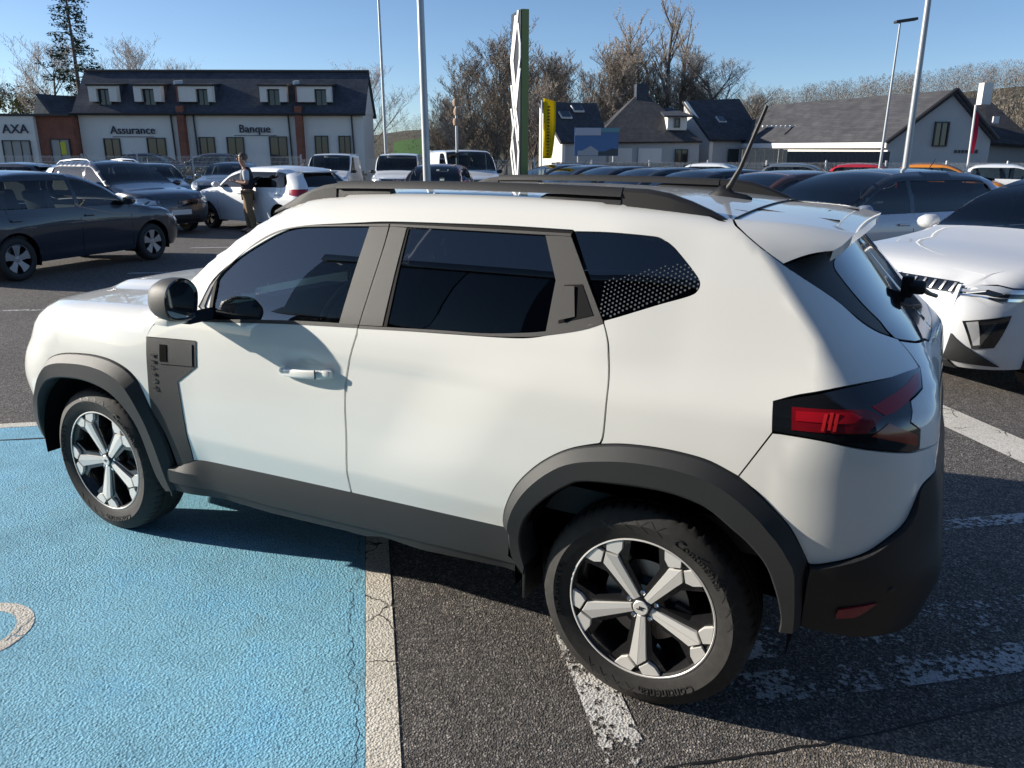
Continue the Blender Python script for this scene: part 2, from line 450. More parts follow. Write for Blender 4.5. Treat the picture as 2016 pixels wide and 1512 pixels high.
HERO = BodyForm(_hz, _ht, _hf, _hr,
    lambda z: .50, lambda z: .36,
    lambda z: float(np.interp(z,[.3,.9,1.08,1.26,1.5],[.40,.40,.32,.21,.19])), lambda z: float(np.interp(z,[.3,.9,1.08,1.26,1.5],[.27,.27,.30,.66,.62])),
    lambda x: float(np.interp(x,[-.6,.4,.6,1.5,2.6,3.0],[.10,.09,.03,.05,.05,.05])),
    lambda x: float(np.interp(x,[-.6,.4,.6,1.5,2.6,3.0],[.11,.10,.03,.07,.07,.07])), _hextra, lambda x: float(np.interp(x,[-.6,.6,1.0,2.6,3.0],[.02,.02,.018,.016,.014])))
# ------------------------------------------------------------------ outlines on the white car (u along the flank, v height, corner)
D = {
 'fender': [(0.552, 1.093, 1), (0.511, 1.061, 0), (0.48, 1.018, 0), (0.477, 1.009, 1), (0.477, 0.911, 0), (0.473, 0.8, 0), (0.463, 0.695, 1), (0.422, 0.798, 0), (0.37, 0.853, 0), (0.279, 0.887, 0), (0.169, 0.898, 0), (0.037, 0.892, 0), (-0.115, 0.872, 0), (-0.226, 0.834, 0), (-0.296, 0.767, 0), (-0.372, 0.677, 0), (-0.492, 0.567, 1)],
 'front_door': [(0.559, 1.092, 1), (0.662, 1.09, 1), (0.774, 1.104, 1), (1.002, 1.122, 0), (1.236, 1.139, 0), (1.574, 1.161, 1), (1.572, 1.135, 0), (1.553, 1.067, 0), (1.527, 0.971, 0), (1.517, 0.865, 0), (1.516, 0.709, 0), (1.502, 0.509, 1), (0.646, 0.481, 1), (0.655, 0.579, 0), (0.654, 0.723, 0), (0.645, 0.839, 1), (0.763, 0.916, 1), (0.769, 1.025, 1), (0.477, 1.013, 1), (0.511, 1.056, 1)],
 'trim_plate': [(0.48, 1.01, 1), (0.769, 1.023, 1), (0.764, 0.918, 1), (0.646, 0.841, 1), (0.654, 0.723, 0), (0.651, 0.579, 0), (0.643, 0.48, 1), (0.544, 0.433, 1), (0.533, 0.513, 0), (0.515, 0.596, 0), (0.466, 0.693, 1), (0.472, 0.778, 0), (0.479, 0.901, 1)],
 'rear_door': [(1.58, 1.155, 1), (1.786, 1.166, 0), (1.988, 1.175, 0), (2.176, 1.184, 0), (2.265, 1.194, 0), (2.348, 1.217, 0), (2.483, 1.263, 1), (2.505, 1.214, 0), (2.516, 1.169, 0), (2.53, 1.083, 0), (2.528, 0.945, 0), (2.52, 0.909, 1), (2.438, 0.881, 0), (2.37, 0.844, 0), (2.3, 0.788, 0), (2.235, 0.712, 0), (2.192, 0.626, 0), (2.169, 0.546, 0), (2.182, 0.528, 1), (1.511, 0.509, 1), (1.526, 0.71, 0), (1.526, 0.866, 0), (1.537, 0.972, 0), (1.562, 1.068, 0), (1.581, 1.132, 1)],
 'side_quarter': [(2.49, 1.259, 1), (2.512, 1.212, 0), (2.523, 1.169, 0), (2.536, 1.084, 0), (2.535, 0.946, 0), (2.527, 0.908, 1), (2.601, 0.921, 0), (2.694, 0.927, 0), (2.784, 0.924, 0), (2.858, 0.913, 0), (2.935, 0.884, 1), (3.011, 1.021, 1), (3.002, 1.102, 1), (3.098, 1.136, 0), (3.268, 1.164, 0), (3.526, 1.167, 1), (3.526, 1.199, 0), (3.515, 1.231, 1), (3.412, 1.268, 0), (3.344, 1.299, 0), (3.24, 1.359, 0), (3.019, 1.451, 1), (2.946, 1.485, 0), (2.868, 1.515, 0), (2.817, 1.536, 0), (2.794, 1.562, 1)],
 'quarter_window': [(2.339, 1.516, 1), (2.454, 1.518, 0), (2.579, 1.513, 0), (2.619, 1.507, 0), (2.653, 1.489, 0), (2.688, 1.459, 0), (2.73, 1.419, 0), (2.751, 1.393, 0), (2.75, 1.37, 0), (2.728, 1.352, 0), (2.646, 1.323, 0), (2.532, 1.28, 0), (2.489, 1.265, 1)],
 'door_top_line': [(0.776, 1.168, 1), (0.828, 1.27, 0), (0.942, 1.359, 0), (1.056, 1.425, 0), (1.147, 1.466, 0), (1.242, 1.489, 0), (1.477, 1.508, 0), (1.632, 1.518, 0), (1.906, 1.522, 0), (2.1, 1.523, 0), (2.331, 1.52, 1)],
 'bumper_white': [(3.014, 1.021, 1), (3.127, 1.018, 0), (3.221, 1.003, 0), (3.354, 0.987, 0), (3.397, 0.986, 1)],
 'bumper_white_low': [(3.129, 0.659, 1), (3.151, 0.66, 0), (3.248, 0.7, 0), (3.312, 0.746, 0), (3.365, 0.787, 0), (3.391, 0.831, 0), (3.425, 0.888, 0)],
 'bumper_seam_arch': [(2.939, 0.882, 1), (2.999, 0.841, 0), (3.044, 0.799, 0), (3.082, 0.754, 0), (3.115, 0.689, 0), (3.129, 0.659, 1)],
 'bumper_black_low': [(3.075, 0.423, 1), (3.124, 0.438, 0), (3.201, 0.461, 0), (3.248, 0.479, 0), (3.304, 0.562, 0), (3.419, 0.596, 0), (3.469, 0.65, 0), (3.532, 0.703, 0)],
 'rarch_outer': [(2.244, 0.355, 1), (2.184, 0.413, 0), (2.184, 0.518, 0), (2.169, 0.546, 0), (2.192, 0.626, 0), (2.235, 0.712, 0), (2.3, 0.788, 0), (2.37, 0.844, 0), (2.438, 0.881, 0), (2.524, 0.906, 0), (2.601, 0.921, 0), (2.694, 0.927, 0), (2.784, 0.924, 0), (2.858, 0.913, 0), (2.936, 0.883, 0), (2.999, 0.841, 0), (3.044, 0.799, 0), (3.082, 0.754, 0), (3.115, 0.689, 0), (3.129, 0.659, 1), (3.125, 0.439, 1)],
 'rarch_inner': [(2.254, 0.41, 1), (2.245, 0.506, 0), (2.263, 0.582, 0), (2.296, 0.638, 0), (2.359, 0.706, 0), (2.435, 0.763, 0), (2.484, 0.785, 0), (2.609, 0.799, 0), (2.714, 0.804, 0), (2.789, 0.798, 0), (2.864, 0.778, 0), (2.938, 0.73, 0), (2.987, 0.693, 0), (3.035, 0.638, 0), (3.063, 0.566, 0), (3.079, 0.471, 0), (3.075, 0.423, 1)],
 'farch_outer': [(-0.559, 0.4, 1), (-0.449, 0.514, 0), (-0.492, 0.567, 0), (-0.372, 0.677, 0), (-0.296, 0.767, 0), (-0.226, 0.834, 0), (-0.115, 0.872, 0), (0.037, 0.892, 0), (0.169, 0.898, 0), (0.279, 0.887, 0), (0.37, 0.853, 0), (0.422, 0.798, 0), (0.463, 0.695, 0), (0.482, 0.639, 0), (0.503, 0.52, 0), (0.512, 0.409, 0), (0.515, 0.319, 1)],
 'farch_inner': [(-0.596, 0.353, 1), (-0.454, 0.51, 0), (-0.352, 0.638, 0), (-0.274, 0.71, 0), (-0.184, 0.749, 0), (-0.073, 0.768, 0), (0.069, 0.777, 0), (0.195, 0.763, 0), (0.269, 0.734, 0), (0.329, 0.677, 0), (0.368, 0.61, 0), (0.383, 0.525, 0), (0.394, 0.42, 0), (0.408, 0.353, 0), (0.438, 0.301, 1)],
 'rocker_top': [(0.52, 0.431, 1), (0.645, 0.478, 0), (1.5, 0.504, 0), (2.185, 0.522, 0), (2.188, 0.486, 1)],
 'rocker_mid': [(0.501, 0.422, 1), (1.08, 0.427, 0), (1.48, 0.439, 0), (2.187, 0.43, 1)],
 'rocker_low': [(0.412, 0.354, 1), (1.05, 0.356, 0), (1.46, 0.374, 0), (2.243, 0.406, 1)],
 'rocker_bot': [(0.438, 0.301, 1), (0.517, 0.316, 0), (1.028, 0.302, 0), (1.442, 0.321, 0), (1.518, 0.319, 0), (1.623, 0.344, 0), (1.785, 0.331, 0), (2.159, 0.359, 0), (2.244, 0.355, 1)],
 'glass_front': [(0.841, 1.123, 1), (0.852, 1.297, 1), (0.932, 1.362, 0), (1.016, 1.418, 0), (1.101, 1.455, 0), (1.19, 1.477, 0), (1.311, 1.488, 0), (1.538, 1.497, 1), (1.491, 1.165, 1), (1.194, 1.148, 1)],
 'bpillar_front': [(1.542, 1.497, 1), (1.626, 1.502, 1), (1.617, 1.4, 0), (1.578, 1.167, 1), (1.491, 1.165, 1)],
 'bpillar_rear': [(1.632, 1.502, 1), (1.703, 1.5, 1), (1.681, 1.173, 1), (1.582, 1.167, 1), (1.621, 1.4, 0)],
 'glass_rear': [(1.709, 1.5, 1), (1.99, 1.504, 0), (2.238, 1.499, 1), (2.302, 1.374, 1), (2.299, 1.217, 1), (2.212, 1.204, 0), (2.078, 1.191, 0), (1.884, 1.183, 0), (1.69, 1.174, 1)],
 'cpillar_trim': [(2.241, 1.499, 1), (2.329, 1.5, 1), (2.483, 1.264, 1), (2.421, 1.242, 0), (2.303, 1.215, 1), (2.306, 1.368, 1)],
 'strip_front': [(0.786, 1.159, 1), (0.832, 1.257, 0), (0.933, 1.353, 0), (1.018, 1.418, 0), (1.1, 1.459, 0), (1.189, 1.481, 0), (1.31, 1.493, 0), (1.626, 1.509, 1), (1.626, 1.502, 1), (1.311, 1.488, 0), (1.19, 1.477, 0), (1.102, 1.453, 0), (1.017, 1.412, 0), (0.934, 1.357, 0), (0.844, 1.265, 0), (0.802, 1.15, 1)],
 'strip_rear': [(1.633, 1.509, 1), (1.909, 1.51, 0), (2.327, 1.508, 1), (2.329, 1.5, 1), (1.911, 1.502, 0), (1.632, 1.502, 1)],
 'belt_front': [(0.808, 1.114, 1), (1.194, 1.148, 0), (1.491, 1.165, 0), (1.578, 1.165, 1), (1.577, 1.156, 1), (1.236, 1.137, 0), (0.808, 1.104, 1)],
 'belt_rear': [(1.583, 1.165, 1), (1.884, 1.181, 0), (2.078, 1.189, 0), (2.213, 1.203, 0), (2.299, 1.216, 0), (2.421, 1.242, 0), (2.483, 1.264, 1), (2.486, 1.257, 1), (2.423, 1.232, 0), (2.302, 1.204, 0), (2.215, 1.192, 0), (2.08, 1.181, 0), (1.886, 1.172, 0), (1.582, 1.155, 1)],
 'taillight': [(3.004, 1.101, 1), (3.203, 1.151, 0), (3.415, 1.168, 0), (3.53, 1.165, 1), (3.474, 1.13, 1), (3.395, 1.114, 1), (3.366, 1.063, 1), (3.402, 1.042, 1), (3.397, 0.989, 1), (3.354, 0.989, 0), (3.216, 1.007, 0), (3.127, 1.02, 0), (3.011, 1.025, 1)],
 'red_main': [(3.053, 1.093, 1), (3.247, 1.102, 1), (3.283, 1.083, 1), (3.239, 1.042, 1), (3.061, 1.035, 1)],
 'red_up': [(3.268, 1.108, 1), (3.32, 1.124, 1), (3.47, 1.157, 1), (3.503, 1.157, 1), (3.47, 1.137, 1), (3.319, 1.09, 1), (3.292, 1.086, 1)],
 'red_low': [(3.3, 1.068, 1), (3.391, 1.03, 1), (3.389, 1.001, 1), (3.331, 1.017, 1), (3.253, 1.035, 1)],
 'reflector': [(3.205, 0.528, 1), (3.297, 0.559, 1), (3.268, 0.524, 1), (3.245, 0.505, 1), (3.201, 0.498, 1)],
 'recess': [(0.561, 0.993, 1), (0.744, 1.002, 1), (0.738, 0.926, 1), (0.557, 0.916, 1)],
 'glass_edge': [(3.446, 1.47, 1), (3.342, 1.456, 0), (3.292, 1.432, 0), (3.319, 1.395, 0), (3.396, 1.329, 0), (3.469, 1.279, 0), (3.5, 1.243, 1), (3.516, 1.233, 0), (3.62, 1.21, 1)],
 'cheek': [(3.023, 1.448, 1), (3.19, 1.464, 0), (3.422, 1.469, 1), (3.335, 1.457, 0), (3.287, 1.432, 0), (3.313, 1.396, 0), (3.389, 1.329, 0), (3.462, 1.279, 0), (3.487, 1.246, 1), (3.419, 1.27, 0), (3.351, 1.301, 0), (3.246, 1.359, 1)],
}
# ------------------------------------------------------------------ ground
def stone_layers(nt, v, s1=120.0):
    """voronoi stones: (height, cell shade)"""
    d = voro(nt, v, s1); c = voro(nt, v, s1, out='Color'); bw = nt.nodes.new('ShaderNodeRGBToBW'); nt.links.new(c, bw.inputs[0])
    return d, bw.outputs[0]
def asphalt(name, lo, mid, hi, s1=150.0):
    m, nt, b, out = new_mat(name); v = worldpos(nt)
    d, cell = stone_layers(nt, v, s1)
    col = ramp(nt, cell, [(.20, lo), (.55, mid), (.80, hi), (.93, [x*1.7 for x in hi])])
    big = noise(nt, v, .55, 5, .6); col = mix(nt, ramp(nt, big, [(.35, g3(.0)), (.7, g3(.35))]), col, [x*.62 for x in lo])
    fine = noise(nt, v, 14, 4, .6); col = mix(nt, .55, col, ramp(nt, fine, [(.3, g3(.55)), (.7, g3(1.25))]), 'MULTIPLY')
    nt.links.new(col, b.inputs['Base Color']); b.inputs['Roughness'].default_value = .88; b.inputs['Specular IOR Level'].default_value = .35
    h = N(nt, 'ShaderNodeMath', operation='ADD'); nt.links.new(d, h.inputs[0])
    n2 = noise(nt, v, 60, 3); sc = N(nt, 'ShaderNodeMath', operation='MULTIPLY'); sc.inputs[1].default_value = .6; nt.links.new(n2, sc.inputs[0]); nt.links.new(sc.outputs[0], h.inputs[1])
    bump(nt, b, h.outputs[0], .6, .007); return m
asphalt('asphalt', (.066, .060, .056), (.142, .128, .118), (.30, .27, .24))
def paint_sheet(name, cols, wear, crack=0.0, chip_scale=9.0, wear_scale=1.6, stain=None):
    """road paint: stone relief, pits that miss the paint, flaked holes through to the asphalt"""
    m, nt, b, out = new_mat(name); v = worldpos(nt)
    d, cell = stone_layers(nt, v, 115.0)
    col = ramp(nt, noise(nt, v, 2.3, 5, .65), [(.3, cols[0]), (.5, cols[1]), (.72, cols[2])])
    col = mix(nt, .45, col, ramp(nt, cell, [(.2, g3(.70)), (.6, g3(1.0)), (.9, g3(1.18))]), 'MULTIPLY')
    pits = ramp(nt, noise(nt, v, 120, 4, .75), [(.36, g3(.0)), (.45, g3(1.0))]); col = mix(nt, pits, [x*.28 for x in cols[0]], col)
    if stain: col = mix(nt, .85, col, ramp(nt, noise(nt, v, .9, 6, .7), [(.30, (.72, .74, .74)), (.5, g3(1.0)), (.72, (1.10, 1.06, 1.04))]), 'MULTIPLY')
    if stain: col = mix(nt, ramp(nt, noise(nt, v, 3.1, 3), [(.66, g3(0)), (.78, g3(.55))]), col, stain)
    nt.links.new(col, b.inputs['Base Color']); b.inputs['Roughness'].default_value = .7
    h = N(nt, 'ShaderNodeMath', operation='ADD'); nt.links.new(d, h.inputs[0]); nt.links.new(noise(nt, v, 70, 4, .6), h.inputs[1]); bump(nt, b, h.outputs[0], .55, .005)
    # holes
    w1 = noise(nt, v, chip_scale, 6, .72); w2 = noise(nt, v, wear_scale, 3, .5)
    s = N(nt, 'ShaderNodeMath', operation='ADD'); nt.links.new(w1, s.inputs[0]); k = N(nt, 'ShaderNodeMath', operation='MULTIPLY'); k.inputs[1].default_value = .7; nt.links.new(w2, k.inputs[0]); nt.links.new(k.outputs[0], s.inputs[1])
    hole = ramp(nt, s.outputs[0], [(wear-.015, g3(1)), (wear+.015, g3(0))])
    if crack > 0:
        wob = N(nt, 'ShaderNodeMixRGB'); wob.blend_type = 'ADD'; wob.inputs['Fac'].default_value = .12; nt.links.new(v, wob.inputs['Color1']); nt.links.new(noise(nt, v, 6, 4, .6, 'Color'), wob.inputs['Color2'])
        e = voro(nt, wob.outputs[0], 5.5, 'DISTANCE_TO_EDGE'); cr = ramp(nt, e, [(crack*.6, g3(1)), (crack, g3(0))])
        keep = ramp(nt, noise(nt, v, 3.3, 3), [(.48, g3(0)), (.56, g3(1))]); cr = mix(nt, 1.0, cr, keep, 'MULTIPLY'); hole = mix(nt, 1.0, hole, cr, 'LIGHTEN')
    tr = N(nt, 'ShaderNodeBsdfTransparent'); mx = nt.nodes.new('ShaderNodeMixShader'); nt.links.new(hole, mx.inputs[0]); nt.links.new(b.outputs[0], mx.inputs[1]); nt.links.new(tr.outputs[0], mx.inputs[2]); nt.links.new(mx.outputs[0], out.inputs['Surface'])
    return m
paint_sheet('paint_bay_blue', ((.19, .45, .60), (.25, .56, .72), (.21, .55, .80)), .47, .0, 9, 1.3, stain=(.20, .30, .31))
paint_sheet('paint_line', ((.68, .62, .52), (.80, .74, .63), (.84, .80, .70)), .60, .018, 14, 1.8)
paint_sheet('paint_line_clean', ((.68, .62, .53), (.76, .71, .62), (.80, .76, .68)), .52, .02, 14, 1.8)
paint_sheet('paint_line_worn', ((.60, .57, .52), (.68, .66, .62), (.74, .72, .69)), .84, .0, 26, 2.2)
paint_sheet('paint_line_gone', ((.46, .45, .45), (.56, .56, .56), (.62, .62, .62)), .90, .0, 34, 3.0)
plain('earth', (.085, .075, .045), .95, var=.35, grain_scale=.35)
def sheet(name, pts, z, mat):
    o = MB().add([(x, y, z) for x, y in pts], [tuple(range(len(pts)))]).build(name, mat, fix=False); o['kind'] = 'structure'
    if o.data.polygons[0].normal.z < 0: o.data.flip_normals()
    return o
gs = [site(X, Y) for X, Y in ((-900, -400), (900, -400), (900, 1600), (-900, 1600))]; sheet('ground', [(p.x, p.y) for p in gs], -.012, 'earth')
gs = [site(X, Y) for X, Y in ((-60, -30), (70, -30), (70, 37.5), (-60, 37.5))]; sheet('car_park', [(p.x, p.y) for p in gs], 0, 'asphalt')
gs = [site(X, Y) for X, Y in ((-80, 40), (8, 40), (8, 47), (-80, 47))]; sheet('road', [(p.x, p.y) for p in gs], -.004, 'asphalt')
# parking-bay axes: ea along the bay, eb across it, from the corner of the blue bay's line
Q0 = Vector((1.14, -.367)); ea = Vector((.6214, -.7836)); eb = Vector((.7836, .6214))
def bay(a, b): p = Q0+ea*a+eb*b; return (p.x, p.y)
def strip(name, a0, a1, b0, b1, z, mat, n=1): return sheet(name, [bay(a0, b0), bay(a1, b0), bay(a1, b1), bay(a0, b1)], z, mat)
strip('blue_bay', -2.00, 3.0, -3.4, -.002, .002, 'paint_bay_blue')
strip('bay_line', -2.1, 3.1, .0, .105, .0035, 'paint_line')
strip('bay_line', -2.09, -2.0, -3.5, -.001, .0035, 'paint_line')
strip('bay_line', -2.1, 3.1, -3.5, -3.4, .0035, 'paint_line')
strip('worn_line', .90, 3.6, .705, .845, .003, 'paint_line_worn')
strip('worn_line', .98, 1.19, .90, 3.8, .004, 'paint_line_gone'); strip('worn_line', 1.26, 1.42, 1.0, 3.8, .004, 'paint_line_gone')
strip('worn_line', .30, .40, 2.5, 3.8, .004, 'paint_line_gone')
strip('bay_line', -3.4, 3.0, 3.83, 4.15, .003, 'paint_line_clean')
for k, (a0, b0, L) in enumerate(((-6.5, -5.4, 7.5), (-9.5, -3.6, 6), (-13, -3.4, 5), (-7.9, -9, 4))):
    strip('worn_line', a0, a0+.09, b0, b0+L, .004, 'paint_line_worn')
# pictogram of a wheelchair in the bay
pc = []
def ring_sheet(c, r0, r1, t0, t1, n=28):
    o = []
    for t in np.linspace(t0, t1, n): o.append(bay(c[0]+r1*math.cos(t), c[1]+r1*math.sin(t)))
    for t in np.linspace(t1, t0, n): o.append(bay(c[0]+r0*math.cos(t), c[1]+r0*math.sin(t)))
    return o
sheet('bay_symbol', ring_sheet((.53, -1.475), .155, .215, R(-60), R(230)), .0038, 'paint_line_clean')
sheet('bay_symbol', [bay(.36, -1.60), bay(.36, -2.0), bay(.43, -2.0), bay(.43, -1.68), bay(.80, -1.62), bay(.78, -1.55)], .0040, 'paint_line_clean')
sheet('bay_symbol', ring_sheet((.395, -2.13), 0.001, .07, 0, 2*math.pi), .0038, 'paint_line_clean')
# tar joint crossing behind the car, and a crack along the bay's edge
plain('tar', (.012, .012, .013), .6)
def wander(name, pts, w, z, seed):
    rnd = random.Random(seed); L = []; Rr = []
    for i in range(len(pts)-1):
        for k in range(14):
            t = k/14; x = pts[i][0]*(1-t)+pts[i+1][0]*t; y = pts[i][1]*(1-t)+pts[i+1][1]*t
            j = rnd.uniform(-.004, .004); ww = w*rnd.uniform(.4, 1.0); L.append(bay(x+j-ww, y+rnd.uniform(-.004, .004))); Rr.append(bay(x+j+ww, y))
    n = len(L); o = MB().add([(x, y, z) for x, y in L]+[(x, y, z) for x, y in Rr], [(i, i+1, n+i+1, n+i) for i in range(n-1)]).build(name, 'tar', fix=False); o['kind'] = 'structure'
    if o.data.polygons[0].normal.z < 0: o.data.flip_normals()
asphalt('asphalt_tan', (.085, .074, .062), (.19, .165, .14), (.36, .31, .26))
sheet('asphalt_patch', [bay(1.665, .55), bay(1.635, .9), bay(1.62, 1.42), bay(1.55, 2.2), bay(1.5, 3.0), bay(1.5, 6), bay(5, 6), bay(5, .4)], .0022, 'asphalt_tan')
wander('tar_joint', [(1.66, .62), (1.63, .9), (1.62, 1.42), (1.55, 2.2), (1.5, 3.0)], .006, .0045, 3)
wander('tar_joint', [(-1.76, -3.3), (-1.74, -1.9), (-1.76, -1.2)], .018, .0026, 4)
def crack_along(seed, a0, a1, b0, w):
    rnd = random.Random(seed); pts = []; b = b0; a = a0; L = []; Rr = []
    while a < a1:
        b += rnd.uniform(-.016, .016); b = b0+(b-b0)*.9; ww = w*rnd.uniform(.15, 1); L.append(bay(a, b-ww)); Rr.append(bay(a, b+ww)); a += .022
    n = len(L); o = MB().add([(x, y, .0025) for x, y in L]+[(x, y, .0025) for x, y in Rr], [(i, i+1, n+i+1, n+i) for i in range(n-1)]).build('bay_crack', 'tar', fix=False); o['kind'] = 'structure'
    if o.data.polygons[0].normal.z < 0: o.data.flip_normals()
crack_along(5, -.3, 2.4, -.030, .0018)
# ------------------------------------------------------------------ wheels
def bend_text(body, size, radius, mid, depth, mat, name, flip=1):
    """lettering raised on a tyre wall: laid round a circle in the x-z plane, facing -y"""
    me = text_mesh(name, body, size, depth, mat, 2)
    for v in me.vertices:
        a = mid-flip*v.co.x/radius; r_ = radius+flip*v.co.y
        v.co = Vector((r_*math.cos(a), wall_y(r_)-.0012-v.co.z, r_*math.sin(a)))
    me.update(); return me
def wall_y(r_, rad=.353, rim=.243, h=.1075):
    """how far the tyre wall stands out at radius r_"""
    return float(np.interp(r_, [rim, rim+.012, rim+.035, (rim+rad)/2, rad-.040, rad-.024, rad-.012, rad-.004], [-h+.012, -h+.006, -h, -h-.006, -h+.002, -h+.009, -h+.018, -h+.030]))
def tyre_mesh(rad, rim, width, blocks=64, name='tyre'):
    h = width/2
    prof = [(rim-.012, -h+.02), (rim, -h+.012), (rim+.012, -h+.006), (rim+.035, -h+.000), ((rim+rad)/2, -h-.006), (rad-.040, -h+.002), (rad-.024, -h+.009), (rad-.012, -h+.018), (rad-.004, -h+.030),
            (rad-.001, -h+.045), (rad-.001, -h+.060), (rad-.009, -h+.062), (rad-.009, -h+.068), (rad, -h+.070), (rad, -.006), (rad-.009, -.004), (rad-.009, .004), (rad, .006)]
    half = prof[:14]
    prof = prof+[(r_, -y) for r_, y in half[::-1]]
    per = 5; n = blocks*per; mb = MB(); m = len(prof)
    for k in range(n):
        a = 2*math.pi*k/n; groove = (k % per == 0)
        for i, (r_, y) in enumerate(prof):
            rr = r_
            if groove and i in (8, 9, 10, m-9, m-10, m-11): rr -= .005
            mb.v.append((rr*math.cos(a), y, rr*math.sin(a)))
    for k in range(n):
        k2 = (k+1) % n
        for i in range(m-1): mb.f.append((k*m+i, k*m+i+1, k2*m+i+1, k2*m+i))
    return mb.mesh(name, 'tyre', 28, True)
def hero_wheel_parts():
    """wheel facing -y, centre at the origin; returns list of (name, mesh, children)"""
    parts = []
    lip = MB().lathe([(.243, -.098), (.2435, -.092), (.236, -.090), (.230, -.080), (.222, -.060), (.205, -.02), (.205, .10), (.243, .10)], 64)
    tyre = tyre_mesh(.353, .243, .215, 60)
    rows = []
    dark = MB(); arms = []; pads = []
    def yz(l, r_, a): return (r_*math.cos(a)-l*math.sin(a), r_*math.sin(a)+l*math.cos(a))
    def plate(mb, pts, a, yf, th):
        # pts (lateral, radial, depth) outer face with bevel
        n = len(pts); base = len(mb.v); cl = sum(p[0] for p in pts)/n; cr = sum(p[1] for p in pts)/n
        for s_, d in ((1.0, th), (1.0, .004), (.965, 0.0)):
            for p in pts:
                l, r_ = cl+(p[0]-cl)*s_, cr+(p[1]-cr)*s_; x, z = yz(l, r_, a); mb.v.append((x, yf+p[2]+d, z))
        for lev in (0, 1):
            for i in range(n):
                j = (i+1) % n; mb.f.append((base+lev*n+i, base+lev*n+j, base+(lev+1)*n+j, base+(lev+1)*n+i))
        mb.f.append(tuple(base+2*n+i for i in range(n)))
    for k in range(5):
        a = R(-90+72*k)
        # machined arm, split along its ridge
        am = MB(); plate(am, [(-.014, .030, .016), (-.025, .150, .004), (-.029, .183, .001), (0, .211, .000), (0, .030, .011)], a, -.096, .03)
        plate(am, [(0, .030, .011), (0, .211, .000), (.029, .183, .001), (.025, .150, .004), (.014, .030, .016)], a, -.096, .03)
        arms.append(am.mesh('spoke', 'rim_machined', 20, True))
        for s_ in (-1, 1):
            pm_ = MB(); q = [(s_*.035, .188, .001), (s_*.006, .2155, .0), (s_*.020, .2365, .0), (s_*.052, .2305, .0), (s_*.078, .2225, .001), (s_*.058, .198, .001)]
            plate(pm_, q if s_ < 0 else q[::-1], a, -.096, .02); pads.append(pm_.mesh('spoke_pad', 'rim_machined', 20, True))
        # dark spoke body under the bright faces
        plate(dark, [(-.030, .030, .018), (-.046, .15, .012), (-.100, .212, .010), (0, .236, .008), (.100, .212, .010), (.046, .15, .012), (.030, .030, .018)], a, -.092, .05)
    hub = MB().lathe([(0, -.088), (.026, -.088), (.029, -.085), (.034, -.074), (.075, -.070), (.082, -.05), (.082, .02)], 40)
    cap = MB().lathe([(0, -.0905), (.023, -.0905), (.0255, -.088)], 36)
    disc = MB().lathe([(.07, -.03), (.142, -.03), (.142, -.008), (.07, -.008)], 48, close=True)
    bell = MB().lathe([(.0, -.045), (.068, -.045), (.075, -.028), (.075, .02)], 36)
    cal = MB()
    for i in range(2): cal.bevbox((.115*math.cos(R(-20)), -.034+i*.03, .115*math.sin(R(-20))), (.06, .03, .12), .008, Matrix.Rotation(R(20), 3, 'Y'))
    emb = MB()
    for s_ in (-1, 1):   # two hooked strokes back to back
        emb.box((s_*.0075, -.0915, .004*s_), (.011, .002, .0035)); emb.box((s_*.003, -.0915, -.001*s_), (.0035, .002, .012))
    nuts = []
    for k in range(5):
        a = R(-90+36+72*k); b = MB().lathe([(.0, -.079), (.006, -.079), (.0095, -.076), (.0095, -.068)], 6)
        b.v = [(x+.048*math.cos(a), y, z+.048*math.sin(a)) for x, y, z in b.v]; nuts.append(b.mesh('lug_nut', 'chrome', 30, True))
    mks = []
    for base_a in (95, 20, 250):
        for k in range(4):
            a0 = R(base_a-18+10*k)
            for (r0, r1, da, wd) in ((.276, .318, 9, 2.2), (.316, .284, 7, 1.2)):
                mk_ = MB(); L0 = []; L1 = []
                for t_ in np.linspace(0, 1, 6):
                    r_ = r0+(r1-r0)*t_; ang = a0+R(da)*t_; w_ = R(wd)*(.35+.65*math.sin(math.pi*t_))
                    L0.append((r_*math.cos(ang), wall_y(r_)-.0012, r_*math.sin(ang))); L1.append((r_*math.cos(ang+w_), wall_y(r_)-.0012, r_*math.sin(ang+w_)))
                mk_.grid([L0, L1]); mks.append(('tyre_marking', mk_.mesh('tyre_marking', 'tyre_mark', 40)))
    ty_kids = [('tyre_lettering', bend_text('Continental', .042, .289, R(-68), .0016, 'tyre_letters', 'tyre_lettering')),
               ('tyre_lettering', bend_text('EcoContact 6 Q', .030, .285, R(178), .0016, 'tyre_letters', 'tyre_lettering')),
               ('tyre_lettering', bend_text('Continental', .042, .289, R(50), .0016, 'tyre_letters', 'tyre_lettering')),
               ]+mks
    parts.append(('tyre', tyre, ty_kids))
    parts.append(('rim', lip.mesh('rim', 'rim_black', 30, True), [('spoke_core', dark.mesh('spoke_core', 'rim_black', 30, True)), ('rim_lip', MB().lathe([(.2435, -.093), (.244, -.0985), (.2395, -.0995), (.2375, -.097)], 96).mesh('rim_lip', 'rim_machined', 30, True))]
                 + [('lug_nut', m) for m in nuts]+[('spoke', m) for m in arms]+[('spoke_pad', m) for m in pads]))
    parts.append(('hub', hub.mesh('hub', 'rim_black', 30, True), [('hub_cap', cap.mesh('hub_cap', 'rim_machined', 30, True)), ('emblem', emb.mesh('emblem', 'black_gloss', 30, True))]))
    parts.append(('brake_disc', disc.mesh('brake_disc', 'steel_disc', 30, True), [('disc_bell', bell.mesh('disc_bell', 'iron', 30, True))]))
    parts.append(('brake_caliper', cal.mesh('brake_caliper', 'iron', 30, True), []))
    return parts
